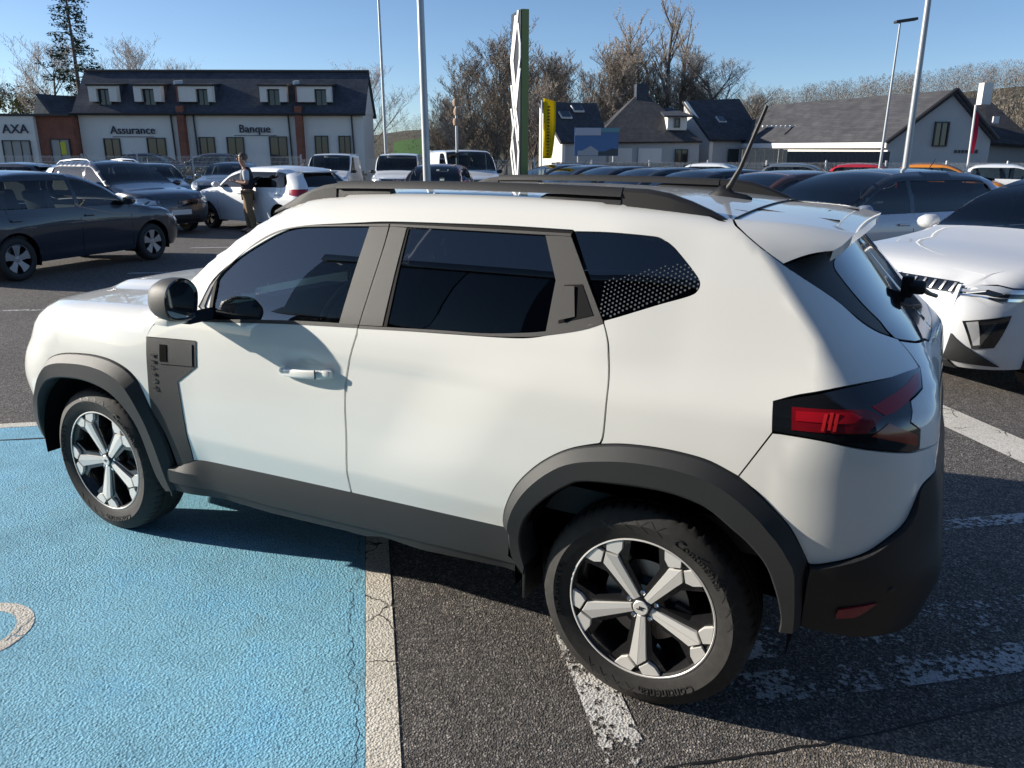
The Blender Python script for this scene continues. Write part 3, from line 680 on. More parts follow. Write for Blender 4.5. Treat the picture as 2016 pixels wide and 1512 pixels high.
def put_wheel(parts, parent, loc, rot):
    """wheel part of a car: an empty carries no category; tyre is the wheel's own mesh, the rest its pieces"""
    first = True
    for nm, me, kids in parts:
        o = obj('wheel_'+nm if nm != 'tyre' else 'tyre', me, parent, loc, rot)
        for kn, km in kids: obj(kn, km, o)

# ------------------------------------------------------------------ the white car
HP = empty('parked_car', (0, 0, 0), 0, 'white estate SUV with dark plastic cladding and black roof rails, nearest the camera', 'car')
Hs = HERO.side
def DD(k): return D[k]
def rev(l): return l[::-1]
zt = HERO.ztop
def top_edge(xs): return [(x, zt(x), 0) for x in xs]
dash_x = [2.795, 2.6, 2.4, 2.2, 2.0, 1.8, 1.6, 1.45, 1.32, 1.25, 1.19, 1.14, 1.09, 1.04, 1.0, .94, .88, .82, .76, .71, .66, .61, .57]
fend = DD('fender')+[(-.56, .62, 0), (-.62, .72, 1), (-.60, .86, 1), (-.585, .93, 0), (-.56, .98, 1)]+top_edge([-.52, -.45, -.35, -.2, 0, .2, .4, .48])+[(.53, 1.135, 1)]
skin('fender', Hs, fend, 'paint_white', HP, .03)
fd = skin('front_door', Hs, DD('front_door'), 'paint_white', HP, .028)
rd = skin('rear_door', Hs, DD('rear_door'), 'paint_white', HP, .025)
sq = DD('side_quarter')
frame = sq[5:26]+[(2.80, zt(2.80), 1)]+[(x, zt(x), 0) for x in dash_x[1:-1]]+[(.575, zt(.575), 1), (.545, 1.10, 1), (.60, 1.085, 1), (.72, 1.095, 1)]+[(p[0], p[1], 0) for p in DD('door_top_line')[:-1]]+[(2.331, 1.52, 1)]+DD('quarter_window')[:]+sq[:5]
skin('side_frame', Hs, frame, 'paint_white', HP, .03)
skin('trim_plate', Hs, DD('trim_plate'), 'plastic', HP, .05, off=.003)
# lettering and fuel-cap style pad on the trim plate
def place_on(fn, u, v, me, name, parent, ang=0.0, off=.006, mat_axis='v'):
    out = []
    for sd in (0, 1):
        e = 2e-3; p = fn(u, v); a = fn(u+e, v)-fn(u-e, v); b = fn(u, v+e)-fn(u, v-e); n = np.cross(a, b); n /= np.linalg.norm(n); a /= np.linalg.norm(a); b = np.cross(n, a)
        p = p+n*off
        k = np.array([1, -1, 1]) if sd else np.array([1, 1, 1])
        X, Y, Z = (Vector(a*k), Vector(b*k), Vector(n*k))
        if sd: X = -X
        M = Matrix.Identity(4)
        ca, sa = math.cos(ang if not sd else -ang), math.sin(ang if not sd else -ang)
        X2 = X*ca+Y*sa; Y2 = -X*sa+Y*ca
        for i in range(3): M[i][0], M[i][1], M[i][2], M[i][3] = X2[i], Y2[i], Z[i], (p*k)[i]
        o = obj(name, me, parent); o.matrix_local = M; out.append(o)
    return out
tm = text_mesh('plate_lettering', 'D U S T E R', .033, .0012, 'plastic_taupe')
place_on(Hs, .518, .868, tm, 'plate_lettering', HP, R(88))
rc = DD('recess')
skin('plate_recess_rim', Hs, [(.553, 1.000, 1), (.750, 1.008, 1), (.745, .918, 1), (.550, .908, 1)], 'plastic', HP, .05, off=.007, thick=.004)
skin('plate_recess', Hs, [(.563, .992, 1), (.738, 1.000, 1), (.733, .928, 1), (.560, .918, 1)], 'plastic', HP, .05, off=lambda u, v: .0085-.004*(u-.56)/.17, thick=.002)
skin('plate_slot', Hs, [(.565, .990, 1), (.604, .992, 1), (.602, .922, 1), (.562, .920, 1)], 'liner', HP, .05, off=.0095, thick=.001)
# wheel-arch cladding, sills, bumpers
def band(name, outer, inner, mat, n=44):
    o, i = curve(outer, n), curve(inner, n)
    m1 = [(a[0]*.94+b[0]*.06, a[1]*.94+b[1]*.06) for a, b in zip(o, i)]; m2 = [(a[0]*.62+b[0]*.38, a[1]*.62+b[1]*.38) for a, b in zip(o, i)]; m3 = [(a[0]*.06+b[0]*.94, a[1]*.06+b[1]*.94) for a, b in zip(o, i)]
    return loft(name, Hs, [o, m1, m2, m3, i, i], [-.008, .008, .033, .030, .024, -.06], mat, HP, angle=25)
fo = [(-.535, .40), (-.52, .47), (-.50, .54)]+[(p[0], p[1]) for p in DD('farch_outer')[3:]]
fi = [(-.50, .355), (-.46, .44), (-.42, .53)]+[(p[0], p[1]) for p in DD('farch_inner')[2:]]
band('wheel_arch', fo, fi, 'plastic')
band('wheel_arch', [(p[0], p[1]) for p in DD('rarch_outer')], [(p[0], p[1]) for p in DD('rarch_inner')], 'plastic', 56)
def pl(k, n=40): return curve(DD(k), n, 3)
rt_, rm_, rl_, rb_ = ([(.52, .430), (.60, .462), (.657, .486), (1.1, .503), (1.514, .515), (2.192, .531)], DD('rocker_mid'), [(.47, .36)]+[(p[0], p[1]) for p in DD('rocker_low')[1:]], [(.50, .31)]+[(p[0], p[1]) for p in DD('rocker_bot')[2:]])
def lin(pts, n=40):
    q = np.array([(p[0], p[1]) for p in pts]); t = np.linspace(q[0, 0], q[-1, 0], n); return list(zip(t, np.interp(t, q[:, 0], q[:, 1])))
rows = [lin(rt_), lin(rm_), lin(rl_), lin([(u, v-.004) for u, v in lin(rl_)]), lin(rb_), [(u, v-.012) for u, v in lin(rb_)]]
loft('sill_cladding', Hs, rows, [.0, .026, .028, .021, .015, -.08], 'plastic', HP, angle=20)
bw = [(p[0], p[1], p[2]) for p in DD('bumper_seam_arch')]+[(p[0], p[1], 0) for p in DD('bumper_white_low')[1:]]
bw += [(3.52, .905, 0), (3.60, .90, 1), (3.60, .982, 1), (DD('bumper_white')[-1][0]+.002, DD('bumper_white')[-1][1]-.004, 1)]+[(p[0], p[1]-.004, p[2]) for p in rev(DD('bumper_white'))[1:]]
skin('rear_bumper', Hs, bw, 'paint_white', HP, .03)
_tl, _sq, _ge = DD('taillight'), DD('side_quarter'), DD('glass_edge')
tg = [(3.605, .905, 1), (4.3, .905, 1), (4.3, 1.160, 1), (3.86, 1.172, 0), (3.74, 1.188, 0), (_ge[8][0], _ge[8][1]-.006, 0), (_sq[17][0]+.006, _sq[17][1]-.005, 1), (_sq[16][0]+.007, _sq[16][1], 0)]
tg += [(p[0]+.008, p[1]+(.0 if k in (0, 4, 5) else (-.003 if k < 3 else .003)), 1) for k, p in enumerate(_tl[3:9])]+[(3.605, .985, 1)]
skin('tailgate', Hs, tg, 'paint_white', HP, .04, both=True)
bb = [(p[0], p[1], 0) for p in DD('bumper_black_low')]
blk = [(3.125, .438, 1), (3.133, .655, 1)]+[(p[0], p[1]-.006, 0) for p in DD('bumper_white_low')[1:]]+[(3.53, .898, 0), (3.60, .895, 1), (4.25, .895, 1), (4.25, .50, 1), (3.80, .46, 0), (3.50, .43, 0), (3.30, .415, 0)]
skin('bumper_skirt', Hs, blk, 'plastic_black', HP, .05, off=lambda u, v: .018*sstep(.45, .60, v)*(1-sstep(.80, .90, v))+.002, thick=.05)
skin('reflector', Hs, DD('reflector'), 'reflector_red', HP, .04, off=.020, thick=.006)
for (u, v) in ((3.33, .60),):
    place_on(Hs, u, v, MB().lathe([(0, .004), (.009, .003), (.011, 0)], 16, 'z').mesh('parking_sensor', 'plastic', 30, True), 'parking_sensor', HP, off=.019)
# tail lamps
skin('tail_lamp', Hs, DD('taillight'), 'black_gloss', HP, .04, off=.002)
skin('lamp_lens', Hs, DD('red_main'), 'lamp_red_dark', HP, .04, off=.0045, thick=.002)
skin('lamp_bar', Hs, [(3.065, 1.084, 1), (3.205, 1.094, 1), (3.23, 1.082, 1), (3.205, 1.066, 1), (3.068, 1.060, 1)], 'lamp_red', HP, .04, off=.0062, thick=.0015)
skin('lamp_lens', Hs, DD('red_up'), 'lamp_red', HP, .04, off=.0045, thick=.002)
skin('lamp_lens', Hs, DD('red_low'), 'lamp_amber', HP, .04, off=.0045, thick=.002)
for (a, b) in ((3.13, 1.042), (3.145, 1.046), (3.158, 1.044)):
    skin('lamp_rib', Hs, [(a, b, 1), (a+.007, b, 1), (a+.015, b+.044, 1), (a+.007, b+.044, 1)], 'lamp_red_hot', HP, .06, off=.0075, thick=.001)
# windows
skin('side_window', Hs, DD('glass_front'), 'glass_clear', HP, .06, off=-.008, thick=.004)
skin('side_window', Hs, DD('glass_rear'), 'glass_tint', HP, .06, off=-.008, thick=.004)
skin('quarter_window', Hs, [(p[0]+.0, p[1]-.003 if p[1] > 1.45 else p[1]+.002, p[2]) for p in DD('quarter_window')], 'glass_tint', HP, .05, off=-.004, thick=.004)
dots = []
for i in range(26):                                     # printed dot screen on the quarter glass
    for j in range(18):
        u = 2.47+i*.0115; v = 1.262+j*.0125+(.006 if i % 2 else 0); lo = np.interp(u, [2.48, 2.53, 2.65, 2.75], [1.272, 1.288, 1.332, 1.376]); hi = np.interp(u, [2.40, 2.7, 2.76], [1.36, 1.45, 1.40])
        if lo < v < min(hi, 1.44): dots.append((u, v, .0036-.0017*(v-lo)/.15))
mb = MB()
for (u, v, r_) in dots:
    e = 2e-3; p = Hs(u, v); a = Hs(u+e, v)-Hs(u-e, v); b = Hs(u, v+e)-Hs(u, v-e); n = np.cross(a, b); n /= np.linalg.norm(n); a /= np.linalg.norm(a); b = np.cross(n, a)
    c = p-n*.003
    mb.add([c+r_*(a*math.cos(t)+b*math.sin(t)) for t in np.linspace(0, 2*math.pi, 7)[:-1]], [tuple(range(6))])
mb.build('dot_screen', plain('dot_print', (.10, .11, .115), .6), HP, fix=False)
skin('window_pillar', Hs, DD('bpillar_front'), 'plastic_taupe', HP, .06, off=-.001)
skin('window_pillar', Hs, DD('bpillar_rear'), 'plastic_taupe', HP, .06, off=-.001)
skin('window_seal', Hs, [(1.700, 1.5, 1), (1.712, 1.5, 1), (1.699, 1.173, 1), (1.679, 1.173, 1)], 'seal', HP, .1, off=-.003, thick=.004)
cp = DD('cpillar_trim')
skin('window_pillar', Hs, cp, 'plastic_taupe', HP, .05, off=-.001)
skin('handle_recess', Hs, [(2.338, 1.357, 1), (2.397, 1.363, 1), (2.450, 1.277, 1), (2.340, 1.244, 1)], 'seal', HP, .05, off=.0005, thick=.001)
skin('hidden_handle', Hs, [(2.343, 1.352, 1), (2.374, 1.355, 1), (2.392, 1.268, 1), (2.343, 1.252, 1)], 'plastic_taupe', HP, .03, off=lambda u, v: .003+.007*(2.392-u)/.05, thick=.003)
skin('window_strip', Hs, DD('strip_rear'), 'plastic_taupe', HP, .1, off=.001, thick=.01)
skin('window_strip', Hs, [(p[0], p[1], p[2]) for p in DD('strip_front')], 'plastic_taupe', HP, .1, off=.001, thick=.01)
skin('belt_moulding', Hs, DD('belt_front'), 'plastic', HP, .1, off=.001, thick=.01)
skin('belt_moulding', Hs, DD('belt_rear'), 'plastic_taupe', HP, .1, off=.001, thick=.01)
dt = DD('door_top_line'); sf = DD('strip_front'); 
sealp = [(p[0]+.004, p[1]-.002, 0) for p in dt[:-1]]+[(2.329, 1.519, 1), (2.328, 1.509, 1), (1.909, 1.511, 0), (1.633, 1.510, 0)]+[(p[0]-.002, p[1]+.0015, 0) for p in sf[:8][::-1]]
skin('door_seal', Hs, [(sealp[0][0], sealp[0][1], 1)]+sealp[1:-1]+[(sealp[-1][0], sealp[-1][1], 1)], 'seal', HP, .1, off=-.006, thick=.006)
skin('window_corner', Hs, [(.752, 1.118, 1), (.758, 1.215, 1), (.842, 1.262, 1), (.842, 1.124, 1)], 'paint_white', HP, .05, off=-.003)
skin('window_seal', Hs, [(.832, 1.127, 1), (.836, 1.262, 1), (.850, 1.268, 1), (.850, 1.127, 1)], 'seal', HP, .1, off=.0, thick=.004)
# dark inner skin seen through the gaps
skin('inner_panel', Hs, [(.40, .33, 1), (2.25, .40, 1), (2.20, .55, 1), (2.55, .90, 1), (2.50, 1.24, 1), (2.3, 1.19, 1), (1.6, 1.15, 1), (.80, 1.09, 1), (.46, 1.05, 1), (.44, .75, 1)], 'seal', HP, .08, off=-.02, thick=0)
skin('inner_panel', Hs, [(2.95, .85, 1), (3.15, .60, 1), (4.2, .6, 1), (4.2, 1.16, 1), (3.36, 1.22, 1), (3.0, 1.12, 1)], 'seal', HP, .08, off=-.02, thick=0)
# door handle with its scoop
for sd in (1, -1):
    h_ = MB(); rows = []
    for t_ in np.linspace(0, 1, 18):
        u, v = 1.232+.243*t_, .962+.020*t_; base = -(HERO.width(v)+.004)
        stand = .034*min(1, math.sin(math.pi*(.06+.88*t_))**.45); hh = .0165*(.55+.45*min(1, math.sin(math.pi*(.04+.92*t_))**.35)); dd = .0085
        rows.append([np.array([u, sd*(base-stand+.012+dd*math.copysign(abs(math.cos(a))**.7, math.cos(a))), v+hh*math.copysign(abs(math.sin(a))**.7, math.sin(a))]) for a in np.linspace(0, 2*math.pi, 17)[:-1]])
    h_.grid(rows, True); h_.f += [tuple(range(16)), tuple(range(16*17, 16*18))]; ho = h_.build('door_handle', 'paint_white', HP, 60)
    for u0 in (1.25, 1.455): MB().bevbox((u0, sd*-(HERO.width(.97)+.004), .966+.02*(u0-1.232)/.243), (.03, .04, .022), .006).build('handle_foot', 'paint_white', ho)
    MB().box((1.418, sd*-(HERO.width(.98)+.0315), .978), (.003, .004, .033)).build('handle_joint', 'seal', ho)
# roof, bonnet, windscreen
def rectp(x0, x1, t0=-1.0, t1=1.0): return [(x0, t0, 1), (x1, t0, 1), (x1, t1, 1), (x0, t1, 1)]
def hood_fn(x, t):
    p = HERO.top(x, t); q = abs(t)
    p[2] += .030*sstep(.62, .48, q)*sstep(-.62, -.35, x)*(1 if True else 0) if q < .62 else 0.0
    return p
hd = skin_data(hood_fn, rectp(-.545, .505), .05, .02)
obj('bonnet', skin_mesh('bonnet', hd, 'paint_white'), HP)
skin('windscreen', HERO.top, rectp(.53, 1.27, -.985, .985), 'glass_clear', HP, .08, off=-.004, thick=.004, sides=(0,))
skin('cowl', HERO.top, rectp(.46, .56, -.98, .98), 'plastic_black', HP, .08, off=-.012, thick=.0, sides=(0,))
rf = skin('roof', HERO.top, rectp(1.25, 2.80), 'paint_white', HP, .08, sides=(0,))[0]
for yy in (-.40, .40):
    skin('roof_joint', HERO.top, [(1.3, yy/.62-.006, 1), (2.79, yy/.62-.006, 1), (2.79, yy/.62+.006, 1), (1.3, yy/.62+.006, 1)], 'seal', HP, .3, off=.001, thick=.001, sides=(0,))
# tailgate spoiler
Fc = curve([(p[0]+.006, p[1]+.001) for p in DD('side_quarter')[21:25]], 5)+[(2.804, 1.556)]
fr_ = [Hs(u, v) for u, v in Fc]+[HERO.top(2.803, t) for t in np.linspace(-1, 1, 25)]+[Hs(u, v)*np.array([1, -1, 1]) for u, v in Fc[::-1]]
n_ = len(fr_)
CHK = [(3.085, -.635, 1.488), (3.103, -.615, 1.500), (3.113, -.590, 1.511), (3.119, -.565, 1.519), (3.122, -.545, 1.524), (3.124, -.525, 1.527)]
def trail(k):
    m = min(k, n_-1-k)
    if m < 6: x, y, z = CHK[m]
    else:
        y = -.525*(1-(m-5)/((n_-1)/2-5)); x = 3.135-.011*(y/.525)**2; z = 1.531-.004*(y/.525)**2
    return np.array([x, y if k <= n_-1-k else -y, z])
tr_ = [trail(k) for k in range(n_)]
rows = []
for s_ in np.linspace(0, 1, 7):
    rows.append([fr_[k]*(1-s_)+tr_[k]*s_+np.array([0, 0, .008*math.sin(math.pi*s_)]) for k in range(n_)])
lower = [r_ for r_ in ([[t_+np.array([-.006, 0, -.030]) for t_ in tr_]])]
under = [[(f_*.12+t_*.88)*np.array([1, .93, 1])+np.array([-.01, 0, .004]) if min(k, n_-1-k) < 6 else (f_*.35+t_*.65)+np.array([0, 0, -.024]) for k, (f_, t_) in enumerate(zip(fr_, tr_))]]
sp = MB().grid(rows+lower+under).build('spoiler', 'paint_white', HP, 30)
if sum(p.normal.z*p.area for p in sp.data.polygons[:60]) < 0: sp.data.flip_normals()
for y0 in (-.30, .30):
    MB().tube([(2.80, y0, zt(2.8)+.013), (2.98, y0*1.02, 1.553), (3.06, y0*1.03, 1.546)], .0035, 5).build('spoiler_joint', 'seal', HP)
MB().tube([(2.985, -.30, 1.5535), (2.99, 0, 1.556), (2.985, .30, 1.5535)], .0035, 5).build('spoiler_joint', 'seal', HP)
MB().tube([HERO.top(2.803, t)+np.array([0, 0, .001]) for t in np.linspace(-1, 1, 15)], .004, 5).build('spoiler_joint', 'seal', HP)
ge = DD('glass_edge')
skin('rear_window', Hs, [(ge[0][0]+.02, ge[0][1]+.003, 1), (3.56, 1.480, 0), (3.75, 1.484, 1), (4.2, 1.172, 1), (3.86, 1.177, 0), (3.74, 1.194, 0), (ge[8][0], ge[8][1]-.001, 1)]+ge[::-1][1:], 'black_gloss', HP, .04, both=True, off=.001, thick=.004)
skin('rear_cheek', Hs, DD('cheek'), 'plastic_black', HP, .04, off=.0)
wp = MB().lathe([(.0, -.03), (.018, -.03), (.024, -.022), (.024, .016), (.018, .024), (0, .024)], 20, 'x'); wp.v = [(x+3.30, y-.02, z+1.315) for x, y, z in wp.v]
wp.bevbox((3.268, -.02, 1.315), (.04, .036, .075), .010); wp.build('rear_wiper', 'plastic_black', HP)
MB().tube([(3.30, -.02, 1.32), (3.335, .20, 1.265), (3.36, .42, 1.225)], .009, 6).build('wiper_arm', 'plastic_black', HP)
# roof rails: tall feet at both ends, bar between
for sd in (-1, 1):
    def rp(x, y, z): return np.array([x, sd*y, z])
    # outline of the rail seen from the side: (x, bottom z, top z)
    def foot(st, nm, w=.034, crown=.012):
        rows = []
        for (x, zb_, zt_, yo) in st:
            yc = np.interp(x, [1.0, 1.2, 1.6, 2.4, 2.8], [.655, .63, .612, .608, .618])+yo
            rows.append([rp(x, yc+w*.62, zb_), rp(x, yc+w*.45, zt_-crown), rp(x, yc+w*.18, zt_), rp(x, yc-w*.38, zt_), rp(x, yc-w*.62, zt_-crown), rp(x, yc-w*.7, zb_)])
        m = MB().grid(rows, True); nn = len(rows); m.f += [tuple(range(6)), tuple(range((nn-1)*6, nn*6))]
        return m.build(nm, 'plastic' if nm == 'rail_foot' and st[0][0] < 1.5 else 'plastic_black', HP, 28)  # front foot's sunlit tone is put into its colour with the lighter plastic
    zr = lambda x: np.interp(x, [1.0, 1.1, 1.2, 1.4, 1.9, 2.4, 2.6, 2.75, 2.8], [1.515, 1.548, 1.567, 1.582, 1.596, 1.586, 1.574, 1.560, 1.553])
    foot([(x, zr(x), max(zr(x)+.004, t_), 0) for x, t_ in ((1.02, 1.532), (1.08, 1.562), (1.14, 1.592), (1.20, 1.617), (1.26, 1.633), (1.32, 1.641))], 'rail_foot')
    foot([(x, zr(x), t_, 0) for x, t_ in ((1.32, 1.628), (1.45, 1.632), (1.535, 1.632), (1.56, 1.628))], 'rail_foot', .030)
    foot([(x, b_, t_, 0) for x, b_, t_ in ((1.322, 1.6225, 1.648), (1.4, 1.624, 1.650), (1.6, 1.626, 1.653), (1.9, 1.627, 1.655), (2.2, 1.624, 1.652), (2.45, 1.618, 1.646))], 'roof_rail', .036)
    foot([(x, zr(x), t_, 0) for x, t_ in ((2.165, 1.612), (2.185, 1.622), (2.3, 1.620), (2.447, 1.617))], 'rail_foot', .030)
    foot([(x, zr(x), t_, 0) for x, t_ in ((2.455, 1.645), (2.53, 1.643), (2.60, 1.632), (2.67, 1.610), (2.73, 1.586), (2.785, 1.560))], 'rail_foot')
# antenna
an = MB(); an.tube([(2.60, 0, 1.585), (2.64, 0, 1.64), (2.67, 0, 1.70), (2.745, 0, 1.913)], [.016, .012, .0085, .0065], 10)
an.build('antenna', 'plastic_black', HP)
ab = MB(); rows = []
for (x, z, w) in ((2.545, 1.600, .006), (2.565, 1.607, .022), (2.60, 1.635, .026), (2.625, 1.64, .026), (2.655, 1.614, .026), (2.70, 1.606, .020), (2.72, 1.596, .008)):
    rows.append([(x, -w, 1.588), (x, -w*.7, (1.588+z)/2+.004), (x, -w*.25, z), (x, w*.25, z), (x, w*.7, (1.588+z)/2+.004), (x, w, 1.588)])
ab.grid(rows).build('antenna_base', 'plastic_black', HP, 50)
# door mirrors
for sd in (-1, 1):
    mcx, mcz = .818, 1.215
    sh = []; out_ = [(-.96, -.055), (-.945, .02), (-.965, .062), (-1.0, .082), (-1.045, .080), (-1.082, .055), (-1.098, .01), (-1.095, -.040), (-1.07, -.068), (-1.02, -.078), (-.98, -.074)]
    out_ = expand([(a, b, 0) for a, b in out_], 4)
    yc = sum(p[0] for p in out_)/len(out_); zc = sum(p[1] for p in out_)/len(out_)
    for (dx, s_) in ((.052, .93), (.050, 1.0), (.035, 1.02), (.0, 1.01), (-.035, .93), (-.065, .76), (-.085, .45), (-.090, .1)):
        sh.append([(mcx+dx, -sd*-1*(yc+(y-yc)*s_)*1 if False else sd*-(yc+(y-yc)*s_), mcz+zc+(z-zc)*s_) for y, z in out_])
    sh = [[(x, y*1.0, z) for x, y, z in r_] for r_ in sh]
    MB().grid(sh[1:], True).build('mirror_shell', 'plastic_taupe', HP, 60)
    MB().grid([sh[1], sh[0], [(x+.004-.012, y, z) for x, y, z in [(mcx+.052, sd*-(yc+(yy-yc)*.84), mcz+zc+(zz-zc)*.84) for yy, zz in out_]]], True).build('mirror_rim', 'black_gloss', HP, 60)
    gl_ = [(mcx+.044, sd*-(yc+(yy-yc)*.86), mcz+zc+(zz-zc)*.86) for yy, zz in out_]
    MB().add(gl_, [tuple(range(len(gl_)))]).build('mirror_glass', plain('mirror_face', (.55, .58, .6), .03, 1.0) if 'mirror_face' not in MATS else 'mirror_face', HP)
    st = MB(); st.grid([[(x+mcx, sd*-y, z) for x, z in ((-.05, 1.115), (-.05, 1.160), (.03, 1.165), (.04, 1.118))] for y in (-.855, -.92, -.99)], True).build('mirror_stalk', 'black_gloss', HP, 40)
    MB().bevbox((mcx-.01, sd*1.02, mcz-.078), (.075, .12, .03), .01).build('mirror_foot', 'paint_white', HP)
# nose
skin('front_bumper', Hs, [(-.54, .60, 0), (-.60, .70, 1), (-.66, .79, 1), (-1.52, .79, 1), (-1.52, .50, 1), (-.60, .50, 1), (-.50, .545, 1)], 'paint_white', HP, .06)
skin('bumper_skirt', Hs, [(-.50, .545, 1), (-1.55, .50, 1), (-1.55, .26, 1), (-.62, .28, 1), (-.54, .38, 1)], 'plastic_black', HP, .06, off=.004)
skin('grille', Hs, [(-.64, .795, 1), (-.61, .93, 1), (-1.50, .955, 1), (-1.52, .795, 1)], 'black_gloss', HP, .06, off=-.006)
skin('headlamp', Hs, [(-.66, .83, 1), (-.64, .915, 1), (-1.05, .93, 1), (-1.08, .84, 1)], 'lamp_white', HP, .06, off=.0)
skin('nose_panel', Hs, [(-.60, .935, 1), (-.565, .985, 1), (-.60, 1.0, 0), (-.9, 1.0, 0), (-1.5, 1.0, 1), (-1.50, .96, 1)], 'paint_white', HP, .06)
# underside, wheel housings, cabin
ub = MB(); ub.box((1.33, 0, .33), (3.2, 1.40, .12)); ub.box((1.33, 0, .42), (1.5, 1.55, .1)); ub.build('underbody', 'underbody', HP)
for (wx, nm) in ((0, 'f'), (2.657, 'r')):
    for sd in (-1, 1):
        m = MB(); rows = []
        for a in np.linspace(R(-4), R(186), 24):
            rr = .44 if nm == 'f' else .45
            rows.append([(wx+rr*math.cos(a), sd*.87, .36+rr*math.sin(a)*.98), (wx+rr*math.cos(a), sd*.56, .36+rr*math.sin(a)*.98), (wx, sd*.555, .36)])
        m.grid(rows).build('wheel_housing', 'liner', HP)
        mf = MB().bevbox((wx-.415 if nm == 'r' else wx+.46, sd*.80, .37), (.012, .14, .20), .004); mf.build('mud_flap', 'plastic_black', HP)
# interior
cb = MB(); cb.box((1.85, 0, .62), (2.6, 1.5, .10)); cb.build('cabin_floor', 'cabin', HP)
fw_ = MB(); fw_.grid([[(x, y, z) for y in (-.80, -.6, 0, .6, .80)] for x, z in ((.52, .80), (.55, 1.09), (.72, 1.13), (.95, 1.10), (1.02, 1.02), (1.00, .75))]).build('dashboard', 'cabin', HP, 50)
MB().bevbox((.93, .0, 1.16), (.03, .26, .15), .01).build('dash_screen', 'black_gloss', HP)
bn = MB(); bn.grid([[(x, y, z) for y in np.linspace(-.62, -.18, 9)] for x, z in ((.80, 1.11), (.83, 1.175), (.95, 1.18), (1.0, 1.10))]).build('instrument_hood', 'cabin', HP, 60)
stw = MB(); M_ = Matrix.Rotation(R(-65), 3, 'Y')
ring = [Vector((1.13, -.38, 1.07))+M_ @ Vector((.185*math.cos(t), .185*math.sin(t), 0)) for t in np.linspace(0, 2*math.pi, 33)]
stw.tube(ring, .015, 8, False).bevbox((1.125, -.38, 1.065), (.05, .12, .10), .02); stw.tube([ring[0]*.5+Vector((1.13, -.38, 1.07))*.5, ring[0]], .014, 6); stw.tube([Vector((1.13, -.38, 1.07)), ring[8]], .014, 6); stw.tube([Vector((1.13, -.38, 1.07)), ring[24]], .014, 6)
stw.build('steering_wheel', 'plastic_black', HP, 50)
def seat(x, y, w=.52):
    s_ = MB(); s_.bevbox((x-.10, y, .78), (.52, w, .18), .06); s_.bevbox((x+.22, y, 1.08), (.14, w*.94, .60), .06, Matrix.Rotation(R(16), 3, 'Y'))
    o = s_.build('seat', 'seat_cloth', HP, 50)
    MB().bevbox((x+.335, y, 1.44), (.09, .25, .15), .035, Matrix.Rotation(R(10), 3, 'Y')).build('headrest', 'seat_cloth', o, 50)
seat(1.45, -.38); seat(1.45, .38); seat(2.30, -.40); seat(2.30, .40); seat(2.30, 0, .40)
MB().bevbox((2.95, 0, .98), (.7, 1.2, .06), .02).build('parcel_shelf', 'cabin', HP)
skin('headliner', HERO.top, rectp(1.3, 2.78, -.97, .97), 'cabin_grey', HP, .2, off=-.03, thick=0, sides=(0,))
HW = hero_wheel_parts()
for sd in (-1, 1):
    for wx in (0, 2.657):
        put_wheel(HW, HP, (wx, sd*.767, .349), (0, R(8 if wx == 0 else 0)*1.0, 0 if sd < 0 else math.pi))
# ------------------------------------------------------------------ the other cars
def wheel_simple(rad, rimr, width, style, spokes=5):
    ty = MB(); h = width/2
    ty.lathe([(rimr-.01, -h+.02), (rimr+.006, -h+.006), ((rimr+rad)/2, -h-.004), (rad-.03, -h+.006), (rad-.008, -h+.022), (rad, -h+.05), (rad, h-.05), (rad-.008, h-.022), (rad-.03, h-.006), (rimr-.01, h-.02)], 44)
    rim = MB().lathe([(rimr+.004, -h+.010), (rimr-.008, -h+.006), (rimr-.016, -h+.03), (rimr-.03, h-.03), (0, h-.04)], 40)
    sp = MB(); y0 = -h+.014
    for k in range(spokes):
        a = 2*math.pi*(k/spokes)+math.pi/2
        w0, w1 = (.030, .048) if style != 'thin' else (.020, .022)
        q = [(-w0, .03), (-w1, rimr*.62), (-w1*1.5, rimr-.012), (w1*1.5, rimr-.012), (w1, rimr*.62), (w0, .03)]
        vs_ = []
        for d in (0, .03):
            for l, r_ in q: vs_.append((r_*math.cos(a)-l*math.sin(a), y0+d+(.014 if r_ < .1 else 0), r_*math.sin(a)+l*math.cos(a)))
        sp.add(vs_, [(0, 1, 2, 3, 4, 5), (11, 10, 9, 8, 7, 6)]+[(i, (i+1) % 6, 6+(i+1) % 6, 6+i) for i in range(6)])
    sp.lathe([(0, y0+.006), (.045, y0+.008), (.055, y0+.02), (.055, y0+.05)], 20)
    dk = style == 'dark'
    return [('tyre', ty.mesh('tyre', 'tyre', 40, True), [('rim', rim.mesh('rim', 'rim_black', 40, True)), ('spokes', sp.mesh('spokes', 'rim_black' if dk else 'rim_silver', 30, True))])]

